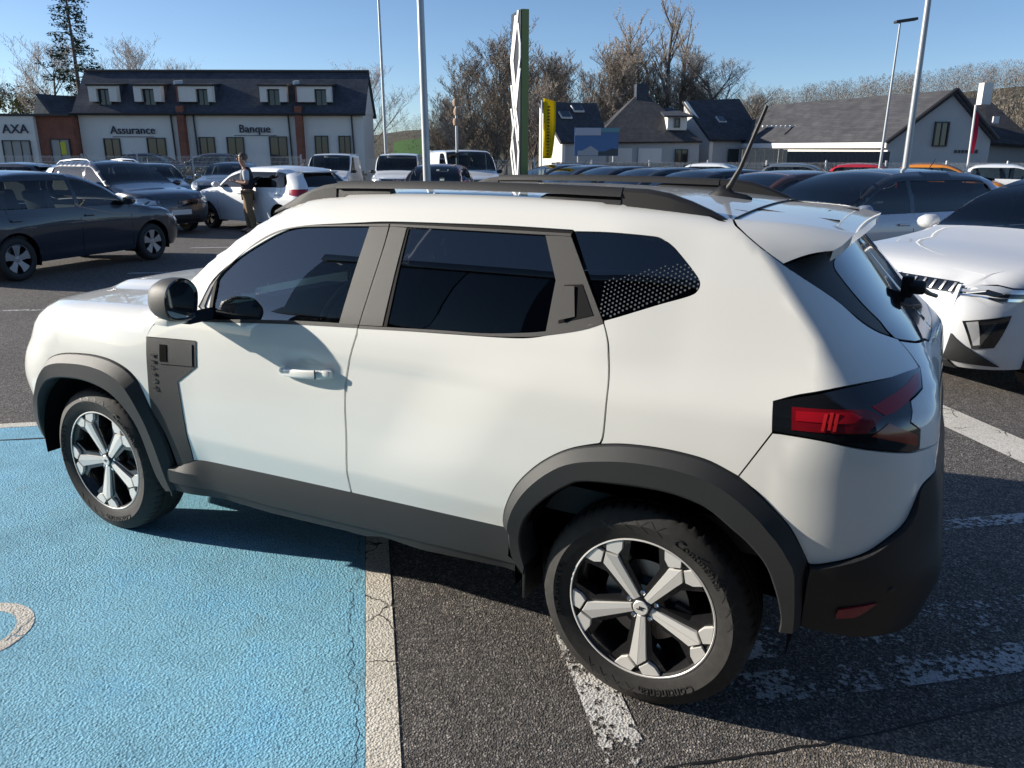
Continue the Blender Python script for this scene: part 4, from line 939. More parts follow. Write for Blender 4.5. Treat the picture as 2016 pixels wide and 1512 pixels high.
def make_car(name, kind, L=4.1, Wd=1.78, H=1.48, wb=2.6, fo=.80, paint_='paint_navy', roofm=None, belt=.93, wheel='plain', glassm='glass_car', clad=False, rails=None, cowl=.42, detail=True):
    """local axes as the white car: nose at -x, front axle at x = 0, ground at z = 0"""
    ro = L-fo-wb; hw = Wd/2; r_w = .315 if H < 1.55 else .34; roofm = roofm or paint_
    van = kind == 'van'
    hoodf = belt-.24 if not van else belt-.18
    if van:
        zt_ = pchip([-fo, -fo+.10, -.45, 0, cowl-.12, cowl, cowl+.35, cowl+.75, cowl+1.1, 2.2, wb+ro-.12, wb+ro], [hoodf-.12, hoodf, hoodf+.12, belt+.02, belt+.08, belt+.12, belt+.45, H-.08, H-.02, H, H-.02, H-.05])
        xr_ = pchip([.2, .5, belt, H-.2, H], [wb+ro-.06, wb+ro, wb+ro-.01, wb+ro-.05, wb+ro-.12])
    else:
        end = wb+ro
        zt_ = pchip([-fo, -fo+.08, -fo+.28, 0, cowl-.10, cowl, cowl+.45, cowl+.85, cowl+1.2, cowl+1.6, wb-.1, wb+.25, wb+.45],
                    [hoodf-.10, hoodf+.02, hoodf+.13, belt-.01, belt+.06, belt+.085, belt+.36, H-.045, H-.01, H, H-.03, H-.09, H-.14])
        xr_ = pchip([.2, .45, belt-.1, belt+.08, H-.16, H-.05, H], [end-.14, end, end-.02, end-.08, end-.42, end-.55, end-.62]) if kind != 'suv' else pchip([.2, .5, belt-.1, belt+.08, H-.16, H-.05, H], [end-.12, end, end-.02, end-.07, end-.32, end-.42, end-.5])
    xf_ = pchip([.2, .35, .55, hoodf, hoodf+.12, H], [-fo+.10, -fo+.01, -fo, -fo+.05, -fo+.14, -fo+.3])
    top_w = .70 if not van else .84
    wz = pchip([.2, .35, .55, .75, belt-.06, belt+.03, (belt+H)/2, H-.08, H], [hw*.93, hw*.965, hw*.995, hw, hw*.985, hw*.955, hw*(.5*(top_w+.10+.955)), hw*(top_w+.06), hw*top_w])
    def ext(x, z):
        d = .018*(math.exp(-((x)/.45)**2)+math.exp(-((x-wb)/.5)**2))*sstep(.35, .6, z)*(1-sstep(belt-.2, belt, z))
        d -= .014*math.exp(-((x-wb/2)/.9)**2)*sstep(.30, .45, z)*(1-sstep(.5, .68, z))
        return d-.03*sstep(wb-.2, wb+ro, x)*sstep(belt-.2, H, z)
    F = BodyForm(wz, zt_, xf_, xr_, lambda z: .42, lambda z: .34, lambda z: .30 if not van else .10, lambda z: .22 if not van else .08,
                 lambda x: float(np.interp(x, [cowl-.1, cowl+.1, cowl+1], [.09, .035, .05])), lambda x: float(np.interp(x, [cowl-.1, cowl+.1, cowl+1], [.11, .04, .07])), ext, lambda x: .03)
    S_ = F.side
    root = empty(name)
    def ul(z): return xf_(z)+.42-(.42+.34)*.8
    def ur(z): return xr_(z)-F.ra(z)+(F.ra(z)+F.rb(z))*.8
    ar = r_w+.055; step = .09 if detail else .14
    def archpts(cx):
        a0 = math.asin((.235-r_w)/ar) if .235 < r_w else 0
        return [(cx+ar*math.cos(t), r_w+ar*math.sin(t), 0) for t in np.linspace(math.pi-a0, a0, 14)][::1]
    # window outline
    bl = lambda x: belt+.02+.035*(x-cowl)/2.2
    we = (wb+.18 if kind != 'sedan' else wb-.05) if not van else wb*.56        # rear end of the side glass
    def wtop(x): return min(zt_(x)-.085, H-.115)
    xa = cowl+.10
    while zt_(xa)-.085 < bl(xa)+.02: xa += .02
    toppts = np.linspace(xa, we-.10, 16)
    low = [(ul(.24), .24, 1)]
    low += [(-ar*math.cos(math.asin((r_w-.235)/ar))-.01, .24, 1)]+archpts(0)+[(ar*math.cos(math.asin((r_w-.235)/ar))+.01, .235, 1), (wb-ar*math.cos(math.asin((r_w-.235)/ar))-.01, .235, 1)]+archpts(wb)+[(wb+ar*math.cos(math.asin((r_w-.235)/ar))+.01, .25, 1)]
    low += [(ur(.27), .27, 1)]+[(ur(z), z, 0) for z in np.linspace(.35, H-.20, 10)]+[(ur(H-.17), H-.17, 1)]
    # up to the roof at the tail, forward to the back of the side glass
    xe = min(xr_(H-.1), ur(H-.17)-.05)
    low += [(xe-.02, zt_(xe-.02), 1)]+[(x, zt_(x), 0) for x in np.linspace(xe-.1, we+.02, 6)]
    if van: low += [(we, zt_(we), 1), (we, bl(we), 1)]
    else: low += [(we-.10, zt_(we-.10), 1), (we-.10, wtop(we-.10), 1), (we-.03, wtop(we-.1)-.05, 0), (we+.06, bl(we)+.10, 0), (we, bl(we)+.01, 1)]
    low += [(x, bl(x), 0) for x in np.linspace(we-.1, xa+.02, 8)]+[(xa-.02, bl(xa), 1)]
    low += [(cowl+.02, zt_(cowl+.02), 1)]+[(x, zt_(x), 0) for x in np.linspace(cowl-.06, -fo+.36, 8)]+[(-fo+.22, zt_(-fo+.22), 1), (ul(hoodf), hoodf, 1)]+[(ul(z), z, 0) for z in np.linspace(hoodf-.06, .32, 5)]
    skin('body_side', S_, low, paint_, root, step)
    if van: rail_end = [(we, zt_(we), 1), (we, wtop(we), 1)]
    else: rail_end = [(we-.10, zt_(we-.10), 1), (we-.10, wtop(we-.10), 1)]
    rs = [(cowl+.02, zt_(cowl+.02)-.005, 1)]+[(x, zt_(x), 0) for x in np.linspace(cowl+.1, rail_end[0][0]-.05, 14)]+rail_end+[(x, wtop(x), 0) for x in toppts[::-1][1:]]+[(xa-.02, bl(xa), 1)]
    skin('roof_side', S_, rs, roofm if roofm == paint_ or True else paint_, root, step)
    xb = cowl+1.02 if not van else cowl+1.0                 # B-pillar
    def win(x0, x1, slope0=0, slope1=0):
        xs = np.linspace(x0+.0, x1, 9)
        return [(x0, bl(x0)+.004, 1)]+[(x1+slope1, bl(x1)+.004, 1)]+[(x1, wtop(x1)-.004, 1)]+[(x, wtop(x)-.004, 0) for x in xs[::-1][1:-1]]+[(max(x0, xa+.02)+slope0, wtop(max(x0, xa+.02)+slope0)-.004, 1)]
    if van:
        skin('side_window', S_, win(xa, we-.03), glassm, root, .12, off=-.006, thick=.003)
    else:
        skin('side_window', S_, win(xa, xb-.035), glassm, root, .12, off=-.006, thick=.003)
        rw = win(xb+.035, we-.11); rw[1] = (we-.01, bl(we)+.012, 1)
        skin('side_window', S_, rw, glassm, root, .12, off=-.006, thick=.003)
        skin('pillar', S_, [(xb-.035, bl(xb), 1), (xb+.035, bl(xb), 1), (xb+.035, wtop(xb), 1), (xb-.035, wtop(xb), 1)], 'black_gloss', root, .2, off=-.003, thick=.01)
    # seams and handles
    if detail:
        for xs in ([xb+.0, cowl+.02, we-.12] if not van else [we, cowl+.05]):
            zl = .30 if abs(xs-wb) > ar else r_w+ar+.02
            skin('door_seam', S_, [(xs-.004, zl, 1), (xs+.004, zl, 1), (xs+.012, bl(xs)-.004, 1), (xs+.004, bl(xs)-.004, 1)], 'seal', root, .2, off=.0012, thick=.001)
        for xs in ((xb-.16, we-.22) if not van else (we-.16,)):
            for sd in (-1, 1):
                p = S_(xs, belt-.10); MB().bevbox((xs, sd*-(p[1]-.012), belt-.10), (.17, .026, .028), .008).build('door_handle', paint_, root)
    # bonnet, screens, roof, tail
    T = F.top
    def rp_(x0, x1, t=1.0): return [(x0, -t, 1), (x1, -t, 1), (x1, t, 1), (x0, t, 1)]
    skin('bonnet', T, rp_(-fo+.20, cowl-.03), paint_, root, step*1.3, sides=(0,))
    ws_end = cowl+.90 if not van else cowl+.80
    skin('windscreen', T, rp_(cowl-.02, ws_end, .985), glassm, root, .14, off=-.003, thick=.003, sides=(0,))
    skin('roof', T, rp_(ws_end-.01, xe-.01), roofm, root, .12, sides=(0,))
    def yb(z): return F.W(xr_(z)-F.ra(z), z)-F.rb(z)
    zg0, zg1 = belt+.07, H-.17
    bk = F.back
    def tailp(z0, z1): return [(-yb(z0), z0, 1), (yb(z0), z0, 1)]+[(yb(z), z, 0) for z in np.linspace(z0, z1, 6)[1:-1]]+[(yb(z1), z1, 1), (-yb(z1), z1, 1)]+[(-yb(z), z, 0) for z in np.linspace(z1, z0, 6)[1:-1]]
    skin('tailgate', bk, tailp(.46, zg0), paint_, root, .14, sides=(0,)); skin('rear_bumper', bk, tailp(.26, .455), paint_ if not clad else 'plastic_black', root, .14, sides=(0,))
    skin('rear_window', bk, tailp(zg0+.01, zg1), 'glass_tint' if van else glassm, root, .14, sides=(0,), off=-.002, thick=.003)
    spz = H-.16
    MB().grid([[(x, y, z) for y in np.linspace(-yb(spz)-.03, yb(spz)+.03, 9)] for x, z in ((xe-.06, zt_(xe-.06)+.02), (xr_(spz)+.07, spz+.055), (xr_(spz)+.07, spz+.035), (xr_(spz)-.04, spz+.01))]).build('spoiler', roofm, root, 30)
    fr = F.front
    def yf(z): return F.W(xf_(z)+.42, z)-.34
    def nosep(z0, z1): return [(-yf(z0), z0, 1), (yf(z0), z0, 1)]+[(yf(z), z, 0) for z in np.linspace(z0, z1, 8)[1:-1]]+[(yf(z1), z1, 1), (-yf(z1), z1, 1)]+[(-yf(z), z, 0) for z in np.linspace(z1, z0, 8)[1:-1]]
    skin('front_bumper', fr, nosep(.24, hoodf+.03), paint_, root, .12, sides=(0,), flip=True)
    hz = zt_(-fo+.20)
    sg = [S_(-fo+.22+(ul(hoodf)+fo-.22)*t, zt_(-fo+.22)+(hoodf-zt_(-fo+.22))*t) for t in np.linspace(0, 1, 7)]
    lowr = sg+[fr(y, hoodf+.02) for y in np.linspace(-yf(hoodf+.02), yf(hoodf+.02), 11)[1:-1]]+[p*np.array([1, -1, 1]) for p in sg[::-1]]
    tt = [-1]*4+list(np.linspace(-1, 1, len(lowr)-8))+[1]*4; highr = [T(-fo+.205+(.012 if abs(t) == 1 else 0), t) for t in tt]
    midr = [(a+b)/2+np.array([-.012, 0, .012])*math.sin(math.pi*min(1, max(0, (k-2)/(len(lowr)-5)))) for k, (a, b) in enumerate(zip(lowr, highr))]
    MB().grid([lowr, midr, highr]).build('nose_panel', paint_, root, 60)
    skin('grille', fr, [(-.42, hoodf-.14, 1), (.42, hoodf-.14, 1), (.52, hoodf+.0, 1), (-.52, hoodf+.0, 1)], 'black_gloss', root, .12, sides=(0,), flip=True, off=.006, thick=.005)
    skin('air_intake', fr, [(-.52, .28, 1), (.52, .28, 1), (.46, .42, 1), (-.46, .42, 1)], 'plastic_black', root, .12, sides=(0,), flip=True, off=.006, thick=.005)
    skin('number_plate', fr, [(-.26, .45, 1), (.26, .45, 1), (.26, .56, 1), (-.26, .56, 1)], 'plate_white', root, .3, sides=(0,), flip=True, off=.012, thick=.008)
    MB().lathe([(0, 0), (.055, 0), (.05, .012), (0, .014)], 4, 'x').build('badge', 'chrome', root, loc=(xf_(hoodf-.07)-.018, 0, hoodf-.07))
    skin('number_plate', bk, [(-.26, .70, 1), (.26, .70, 1), (.26, .81, 1), (-.26, .81, 1)], 'plate_white', root, .3, sides=(0,), off=.012, thick=.008)
    hl = [(ul(hoodf)+.03, hoodf-.11, 1), (-fo+.30, hoodf-.06, 1), (-fo+.52, hoodf+.06, 1), (ul(hoodf)+.02, hoodf+.015, 1)]
    skin('headlamp', S_, hl, 'lamp_white', root, .10, off=.004, thick=.004)
    tl = [(ur(belt-.1)-.02, belt-.16, 1), (ur(belt-.02)-.02, belt+.03, 1), (xr_(belt)-.40, belt+.02, 1), (xr_(belt)-.36, belt-.10, 1)] if not van else [(ur(belt)-.01, belt-.35, 1), (ur(belt)-.01, belt+.10, 1), (xr_(belt)-.17, belt+.10, 1), (xr_(belt)-.17, belt-.35, 1)]
    skin('tail_lamp', S_, tl, 'lamp_red', root, .10, off=.004, thick=.004)
    if clad:
        for cx in (0, wb):
            o_ = [(cx+(ar+.055)*math.cos(t), max(.24, r_w+(ar+.055)*math.sin(t))) for t in np.linspace(math.pi+.25, -.25, 24)]; i_ = [(cx+ar*math.cos(t), max(.24, r_w+ar*math.sin(t))) for t in np.linspace(math.pi+.25, -.25, 24)]
            loft('wheel_arch', S_, [o_, o_, i_, i_], [-.002, .012, .014, -.04], 'plastic', root)
        q0, q1 = ar, wb-ar
        loft('sill', S_, [[(x, z) for x in np.linspace(q0, q1, 12)] for z in (.40, .39, .24)], [-.002, .014, .012], 'plastic', root)
    # mirrors
    for sd in (-1, 1):
        p = S_(xa+.03, belt+.04); m = MB(); rows = []
        for dx, s_ in ((.05, .85), (.045, 1.0), (-.01, 1.0), (-.06, .8), (-.09, .35)):
            rows.append([(xa+.02+dx, sd*(-p[1]+.13+.10*s_*math.cos(a)), belt+.09+.07*s_*math.sin(a)) for a in np.linspace(0, 2*math.pi, 11)[:-1]])
        m.grid(rows, True); m.f.append(tuple(range(10))); m.f.append(tuple(range(40, 50))); m.tube([(xa+.02, sd*(-p[1]-.02), belt+.04), (xa+.0, sd*(-p[1]+.08), belt+.06)], .02, 6)
        m.build('door_mirror', paint_ if kind != 'van' else 'plastic_black', root, 50)
    if rails:
        for sd in (-1, 1):
            pts = [(x, sd*(-S_(x, zt_(x))[1]+.01), zt_(x)+(.0 if k in (0, 10) else .045)) for k, x in enumerate(np.linspace(cowl+1.0, wb+.15, 11))]
            MB().tube(pts, .016, 6).build('roof_rail', rails, root)
    MB().tube([(wb-.15, 0, H-.02), (wb-.02, 0, H+.15)], [.008, .004], 6).build('antenna', 'plastic_black', root)
    # under and inside
    ub = MB(); ub.box((wb/2, 0, .36), (L-.5, hw*1.55, .22)); ub.build('underbody', 'underbody', root)
    for cx in (0, wb):
        for sd in (-1, 1):
            m = MB(); rows = []
            for a in np.linspace(R(-20), R(200), 14): rows.append([(cx+(ar+.01)*math.cos(a), sd*(hw-.03), r_w+(ar+.01)*math.sin(a)), (cx+(ar+.01)*math.cos(a), sd*(hw-.32), r_w+(ar+.01)*math.sin(a)), (cx, sd*(hw-.33), r_w)])
            m.grid(rows).build('wheel_housing', 'liner', root)
    cb = MB(); cb.box((cowl+1.35, 0, .60), (2.3 if not van else 1.9, hw*1.7, .06)); cb.build('cabin_floor', 'cabin', root)
    MB().grid([[(x, y, z) for y in (-hw*.85, 0, hw*.85)] for x, z in ((cowl+.02, .6), (cowl+.05, belt-.02), (cowl+.35, belt+.01), (cowl+.5, belt-.10), (cowl+.48, .6))]).build('dashboard', 'cabin', root, 50)
    for (sx, ys) in (((cowl+1.05, (-.36, .36)), (cowl+1.85, (-.38, .38))) if not van else ((cowl+1.0, (-.42, .42)),)):
        for y in ys:
            s_ = MB(); s_.bevbox((sx-.1, y, .70), (.5, .48, .16), .05); s_.bevbox((sx+.2, y, belt+.02), (.13, .46, .55), .05, Matrix.Rotation(R(16), 3, 'Y')); s_.bevbox((sx+.30, y, belt+.36), (.08, .24, .15), .03)
            s_.build('seat', 'seat_cloth', root, 50)
    if not van: MB().tube([(cowl+.62, -.36+.17*math.cos(t), belt-.02+.17*math.sin(t)) for t in np.linspace(0, 2*math.pi, 21)], .014, 6, False).build('steering_wheel', 'plastic_black', root, 50)
    parts = wheel_simple(r_w, r_w*.66, .20, wheel)
    for sd in (-1, 1):
        for cx in (0, wb): put_wheel(parts, root, (cx, sd*(hw-.125), r_w), (0, 0, 0 if sd < 0 else math.pi))
    root['_wb'] = wb
    return root, F
def heading(ang):
    """turn so that the nose (-x) points along ang (street axes, degrees from X, anticlockwise)"""
    return YAW+R(ang)-math.pi
def place_car(root, X, Y, ang, z=0.0, mid=1.3):
    """X, Y: centre of the wheelbase in street axes"""
    rz = heading(ang); p = site(X, Y, z); root.rotation_euler = (0, 0, rz)
    root.location = (p.x-mid*math.cos(rz), p.y-mid*math.sin(rz), z)
def car_loc(X, Y, ang, z=0.0, mid=1.3):
    rz = heading(ang); p = site(X, Y, z); return (p.x-mid*math.cos(rz), p.y-mid*math.sin(rz), z), rz
def again(root, X, Y, ang, label, swap=None, z=0.0, mid=1.3, name=None, group=None):
    loc, rz = car_loc(X, Y, ang, z, mid); return copy_tree(root, loc, rz, label, group, swap, name)
c, F_ = make_car('hatchback_car', 'hatch', 4.08, 1.76, 1.50, 2.59, .82, 'paint_navy', belt=.95)
tag(c, 'dark navy hatchback with five-spoke silver wheel trims, cut by the left edge', 'car'); place_car(c, -7.42, 12.72, 71)
HATCH = c
c, F_ = make_car('crossover_car', 'suv', 4.45, 1.83, 1.61, 2.65, .90, 'paint_graphite', belt=1.02, rails='chrome', clad=True, wheel='dark')
tag(c, 'dark graphite crossover with bright roof rails behind the navy hatchback', 'car'); place_car(c, -9.4, 19.4, -32); CROSS = c
c, F_ = make_car('compact_car', 'suv', 4.2, 1.77, 1.50, 2.68, .76, 'paint_white2', belt=.99, clad=False, wheel='dark', glassm='glass_smoke')
tag(c, 'white hatchback beside the man looking at his phone', 'car'); place_car(c, -6.0, 19.9, 146); COMPACT = c
KAN, F_ = make_car('delivery_van', 'van', 4.28, 1.83, 1.83, 2.70, .85, 'paint_white2', belt=1.05, cowl=.30, detail=False)
tag(KAN, 'white delivery van facing the camera directly behind the man, left of the other', 'van', 'white vans parked by the fence'); place_car(KAN, -7.5, 34.0, -88)
again(KAN, -4.75, 34.0, -88, 'white delivery van facing the camera between the two tall lamp posts', group='white vans parked by the fence')
TRA, F_ = make_car('panel_van', 'van', 5.0, 1.95, 1.96, 3.1, .93, 'paint_white2', belt=1.12, cowl=.28, detail=False)
tag(TRA, 'larger white panel van with wide windscreen left of the striped sign pylon', 'van', 'white vans parked by the fence'); place_car(TRA, -1.75, 30.6, -72)
again(HATCH, -2.15, 23.2, -95, 'maroon car just behind the white car\'s front roof rail', {'paint_navy': 'paint_maroon'})
again(HATCH, -10.8, 31.0, -88, 'small grey car facing the camera behind the man', {'paint_navy': 'paint_grey'})
# slanted row on the right, seen over the white car's roof
SIL, F_ = make_car('crossover_car', 'suv', 4.23, 1.80, 1.57, 2.64, .85, 'paint_silver', 'paint_black', belt=1.03, clad=True, wheel='dark', glassm='glass_smoke')
tag(SIL, 'blue-grey crossover with black roof and a paper behind its windscreen, right of the spoiler', 'car'); place_car(SIL, 4.6, 10.8, -160)
rowcars = [(4.2, 13.5, 'paint_brown', 'brown car directly behind the blue-grey crossover'), (3.6, 15.9, 'paint_black', 'black car second behind the blue-grey crossover'), (3.0, 18.3, 'paint_slate', 'slate grey car third behind the blue-grey crossover'),
           (2.4, 20.7, 'paint_navy', 'navy car fourth behind the blue-grey crossover'), (1.8, 23.1, 'paint_graphite', 'graphite car fifth behind the blue-grey crossover'), (1.2, 25.5, 'paint_slate', 'slate car nearest the striped sign pylon at the end of the row')]
for X, Y, pm, lab in rowcars: again(HATCH, X, Y, -158, lab, {'paint_navy': pm}, group='dark cars in the slanted row')
# far row by the right-hand fence
for X, Y, pm, lab in ((8.3, 31.5, 'paint_white2', 'white car by the fence under the antenna tip'), (11.3, 31.0, 'paint_grey', 'light grey car by the fence left of the red one'), (13.7, 30.5, 'paint_red', 'bright red car by the right-hand fence'),
                      (16.0, 30.0, 'paint_orange', 'orange car by the right-hand fence'), (18.6, 30.0, 'paint_white2', 'white car by the fence right of the orange one')):
    again(HATCH, X, Y, -28, lab, {'paint_navy': pm}, group='cars along the right-hand fence')
again(COMPACT, 18.2, 24.6, -140, 'white car at the right edge in front of the orange one')
again(HATCH, 9.6, 13.6, -158, 'black car at the right edge beyond the blue-grey crossover', {'paint_navy': 'paint_black'})
# left background
again(HATCH, -16.6, 26.5, 175, 'dark grey car between the navy hatchback and the insurance building', {'paint_navy': 'paint_graphite'})
again(HATCH, -20.8, 30.0, 175, 'white car at the far left edge', {'paint_navy': 'paint_white2'})
again(HATCH, -11.6, 26.2, -60, 'pale grey car behind the graphite crossover', {'paint_navy': 'paint_grey'})
again(HATCH, -19.0, 43.5, 0, 'black car on the road below the Assurance sign', {'paint_navy': 'paint_black'}, z=.35)
again(HATCH, -16.3, 43.5, 180, 'dark car on the road left of the Banque sign', {'paint_navy': 'paint_graphite'}, z=.35)
# ------------------------------------------------------------------ white crossover on the right
WS, WF = make_car('crossover_car', 'suv', 4.3, 1.82, 1.60, 2.67, .90, 'paint_pearl', 'paint_pearl', belt=1.06, clad=True, wheel='dark', glassm='glass_smoke', cowl=.46)
tag(WS, 'white crossover with black slatted grille facing the camera, cut by the right edge', 'car')
_p = (3.0, 6.2); _h = -158; place_car(WS, _p[0]+math.cos(R(_h+180))*2.235, _p[1]+math.sin(R(_h+180))*2.235, _h, mid=1.335)
for ch in list(WS.children):
    if ch.name.split('.')[0] in ('grille', 'air_intake', 'headlamp', 'badge', 'number_plate'): bpy.data.objects.remove(ch)
wf, wsd = WF.front, WF.side
def fk(nm, poly, mat, off=.006, th=.006, step=.08): return skin(nm, wf, poly, mat, WS, step, th, off, True, (0,))
fk('grille', [(-.54, .785, 1), (.54, .785, 1), (.55, .862, 1), (-.55, .862, 1)], 'black_gloss')
for k in range(13):
    y = -.516+k*.086
    if abs(y) < .06: continue
    fk('grille_slat', [(y-.009, .793, 1), (y+.009, .793, 1), (y+.009+.016*np.sign(y), .852, 1), (y-.009+.016*np.sign(y), .852, 1)], 'rim_silver', .014, .008, .2)
b_ = MB()
for s_ in (-1, 1): b_.prism([(0, .06*s_), (.034, 0), (.024, 0), (0, .042*s_)], 'x', -.01, .01); b_.prism([(0, .06*s_), (-.034, 0), (-.024, 0), (0, .042*s_)], 'x', -.01, .01)
b_.build('emblem', 'chrome', WS, loc=(WF.xfront(.86)-.03, 0, .825))
fk('air_intake', [(-.50, .30, 1), (.50, .30, 1), (.40, .46, 1), (.22, .56, 1), (-.22, .56, 1), (-.40, .46, 1)], 'plastic_black', .006)
for z in (.33, .37, .41, .45): fk('intake_slat', [(-.44+(z-.3)*.3, z, 1), (.44-(z-.3)*.3, z, 1), (.44-(z-.3)*.3, z+.016, 1), (-.44+(z-.3)*.3, z+.016, 1)], 'plastic', .014, .006, .3)
fk('bumper_chin', [(-.62, .235, 1), (.62, .235, 1), (.58, .295, 1), (-.58, .295, 1)], 'plastic', .012, .02)
fk('number_plate', [(-.26, .63, 1), (.26, .63, 1), (.26, .74, 1), (-.26, .74, 1)], 'black_gloss', .010)
_ul = WF.xfront(.8)+.42-(.42+.34)*.8
skin('headlamp', wsd, [(_ul+.02, .785, 1), (-.44, .785, 1), (-.36, .815, 1), (-.52, .850, 1), (_ul+.02, .850, 1)], 'black_gloss', WS, .08, .004, .004)
skin('lamp_lens', wsd, [(_ul+.10, .812, 1), (-.50, .810, 1), (-.46, .838, 1), (_ul+.10, .843, 1)], 'lamp_white', WS, .08, .003, .008)
skin('lamp_strip', wsd, [(_ul+.04, .762, 1), (-.55, .756, 1), (-.50, .776, 1), (_ul+.04, .781, 1)], 'chrome', WS, .08, .004, .006)
skin('corner_lamp', wsd, [(-.98, .60, 1), (-.66, .66, 1), (-.72, .42, 1), (-.86, .40, 1)], 'black_gloss', WS, .06, .004, .004)
skin('lamp_blade', wsd, [(-.95, .595, 1), (-.87, .61, 1), (-.82, .44, 1), (-.86, .43, 1)], 'lamp_white', WS, .06, .004, .010)
skin('lamp_blade', wsd, [(-.80, .60, 1), (-.69, .62, 1), (-.74, .44, 1), (-.79, .44, 1)], 'lamp_red_dark' if False else 'black_gloss', WS, .06, .004, .008)
skin('chin_corner', wsd, [(_ul, .30, 1), (-.62, .27, 1), (-.95, .44, 1), (_ul, .50, 1)], 'plastic', WS, .08, .006, .008)
MB().bevbox((1.02, -.30, 1.13), (.004, .16, .24), .001, Matrix.Rotation(R(-20), 3, 'Y')).build('paper_sheet', 'paper_green', SIL)

# ------------------------------------------------------------------ buildings
def bricky(name, c1, c2, mortar, scale, w=.5, h=.25, bs=.3, rough=.8):
    m, nt, b, out = new_mat(name); v = coords(nt)
    br = nt.nodes.new('ShaderNodeTexBrick'); br.inputs['Scale'].default_value = scale; br.inputs['Color1'].default_value = c1+(1,); br.inputs['Color2'].default_value = c2+(1,); br.inputs['Mortar'].default_value = mortar+(1,)
    br.inputs['Mortar Size'].default_value = .012; br.inputs['Brick Width'].default_value = w; br.inputs['Row Height'].default_value = h
    mp = nt.nodes.new('ShaderNodeMapping'); mp.inputs['Rotation'].default_value = (R(90), 0, 0); nt.links.new(v, mp.inputs['Vector']); nt.links.new(mp.outputs[0], br.inputs['Vector'])
    col = mix(nt, .5, br.outputs['Color'], ramp(nt, noise(nt, v, 1.3, 5, .6), [(.3, g3(.6)), (.7, g3(1.3))]), 'MULTIPLY'); nt.links.new(col, b.inputs['Base Color']); b.inputs['Roughness'].default_value = rough; b.inputs['Specular IOR Level'].default_value = .2
    return m
bricky('slate', (.058, .067, .086), (.080, .087, .104), (.03, .03, .035), 3.0, .6, .4, rough=.95); bricky('slate_brown', (.060, .061, .068), (.080, .080, .086), (.035, .035, .04), 3.0, .6, .4, rough=.95)
bricky('brick_red', (.23, .085, .06), (.29, .11, .075), (.22, .15, .12), 6.0)
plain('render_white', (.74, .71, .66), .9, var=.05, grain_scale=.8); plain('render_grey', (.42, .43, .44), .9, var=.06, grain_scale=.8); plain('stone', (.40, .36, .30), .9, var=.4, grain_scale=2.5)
plain('gutter', (.03, .03, .032), .5); plain('window_dark', (.020, .024, .028), .06, coat=.5); plain('frame_dark', (.03, .032, .036), .5); plain('frame_white', (.72, .70, .68), .7)
plain('sign_blue', (.012, .016, .05), .5); plain('zinc', (.32, .34, .36), .5, .4); plain('galv', (.38, .40, .41), .45, .5, var=.1, grain_scale=3); plain('concrete', (.34, .32, .29), .9, var=.15, grain_scale=4)
plain('wood_grey', (.30, .26, .21), .9, var=.25, grain_scale=6); plain('wood_dark', (.07, .07, .075), .9, var=.2, grain_scale=6); plain('interior_pale', (.40, .38, .35), .9)
def building(name, X, Y, label, cat='building'):
    o = empty(name, site(X, Y), YAW, label, cat); o['_o'] = (X, Y); return o
def L_(root, X, Y, Z): return (X-root['_o'][0], Y-root['_o'][1], Z)
def slab(nm, root, pts, mat, th=.15, down=True, parent=None):
    """flat polygon in street axes given thickness along its normal"""
    P_ = [Vector(L_(root, *p)) for p in pts]; n = (P_[1]-P_[0]).cross(P_[2]-P_[0]).normalized(); k = len(P_)
    Q = [p-n*th for p in P_]
    return MB().add(P_+Q, [tuple(range(k)), tuple(range(k, 2*k))[::-1]]+[(i, (i+1) % k, k+(i+1) % k, k+i) for i in range(k)]).build(nm, mat, parent or root, 20)
def blockb(nm, root, X0, X1, Y0, Y1, Z0, Z1, mat, parent=None): return MB().box(L_(root, (X0+X1)/2, (Y0+Y1)/2, (Z0+Z1)/2), (abs(X1-X0), abs(Y1-Y0), Z1-Z0)).build(nm, mat, parent or root)
def window(root, X0, X1, Z0, Z1, Yf, bars=1, pane='window_dark', fr='frame_dark', depth=.12):
    w = MB(); t = .06; a = L_(root, X0, Yf, Z0); b = L_(root, X1, Yf, Z1)
    for (x0, x1, z0, z1) in ((a[0], b[0], a[2], a[2]+t), (a[0], b[0], b[2]-t, b[2]), (a[0], a[0]+t, a[2]+t, b[2]-t), (b[0]-t, b[0], a[2]+t, b[2]-t)): w.box(((x0+x1)/2, a[1]-.03, (z0+z1)/2), (x1-x0, depth, z1-z0))
    for k in range(bars):
        x = a[0]+(b[0]-a[0])*(k+1)/(bars+1); w.box((x, a[1]-.02, (a[2]+b[2])/2), (.05, depth*.6, b[2]-a[2]-2*t))
    o = w.build('window', fr, root)
    MB().box(((a[0]+b[0])/2, a[1]-.005, (a[2]+b[2])/2), (b[0]-a[0]-.06, .03, b[2]-a[2]-.06)).build('pane', pane, o)
    return o
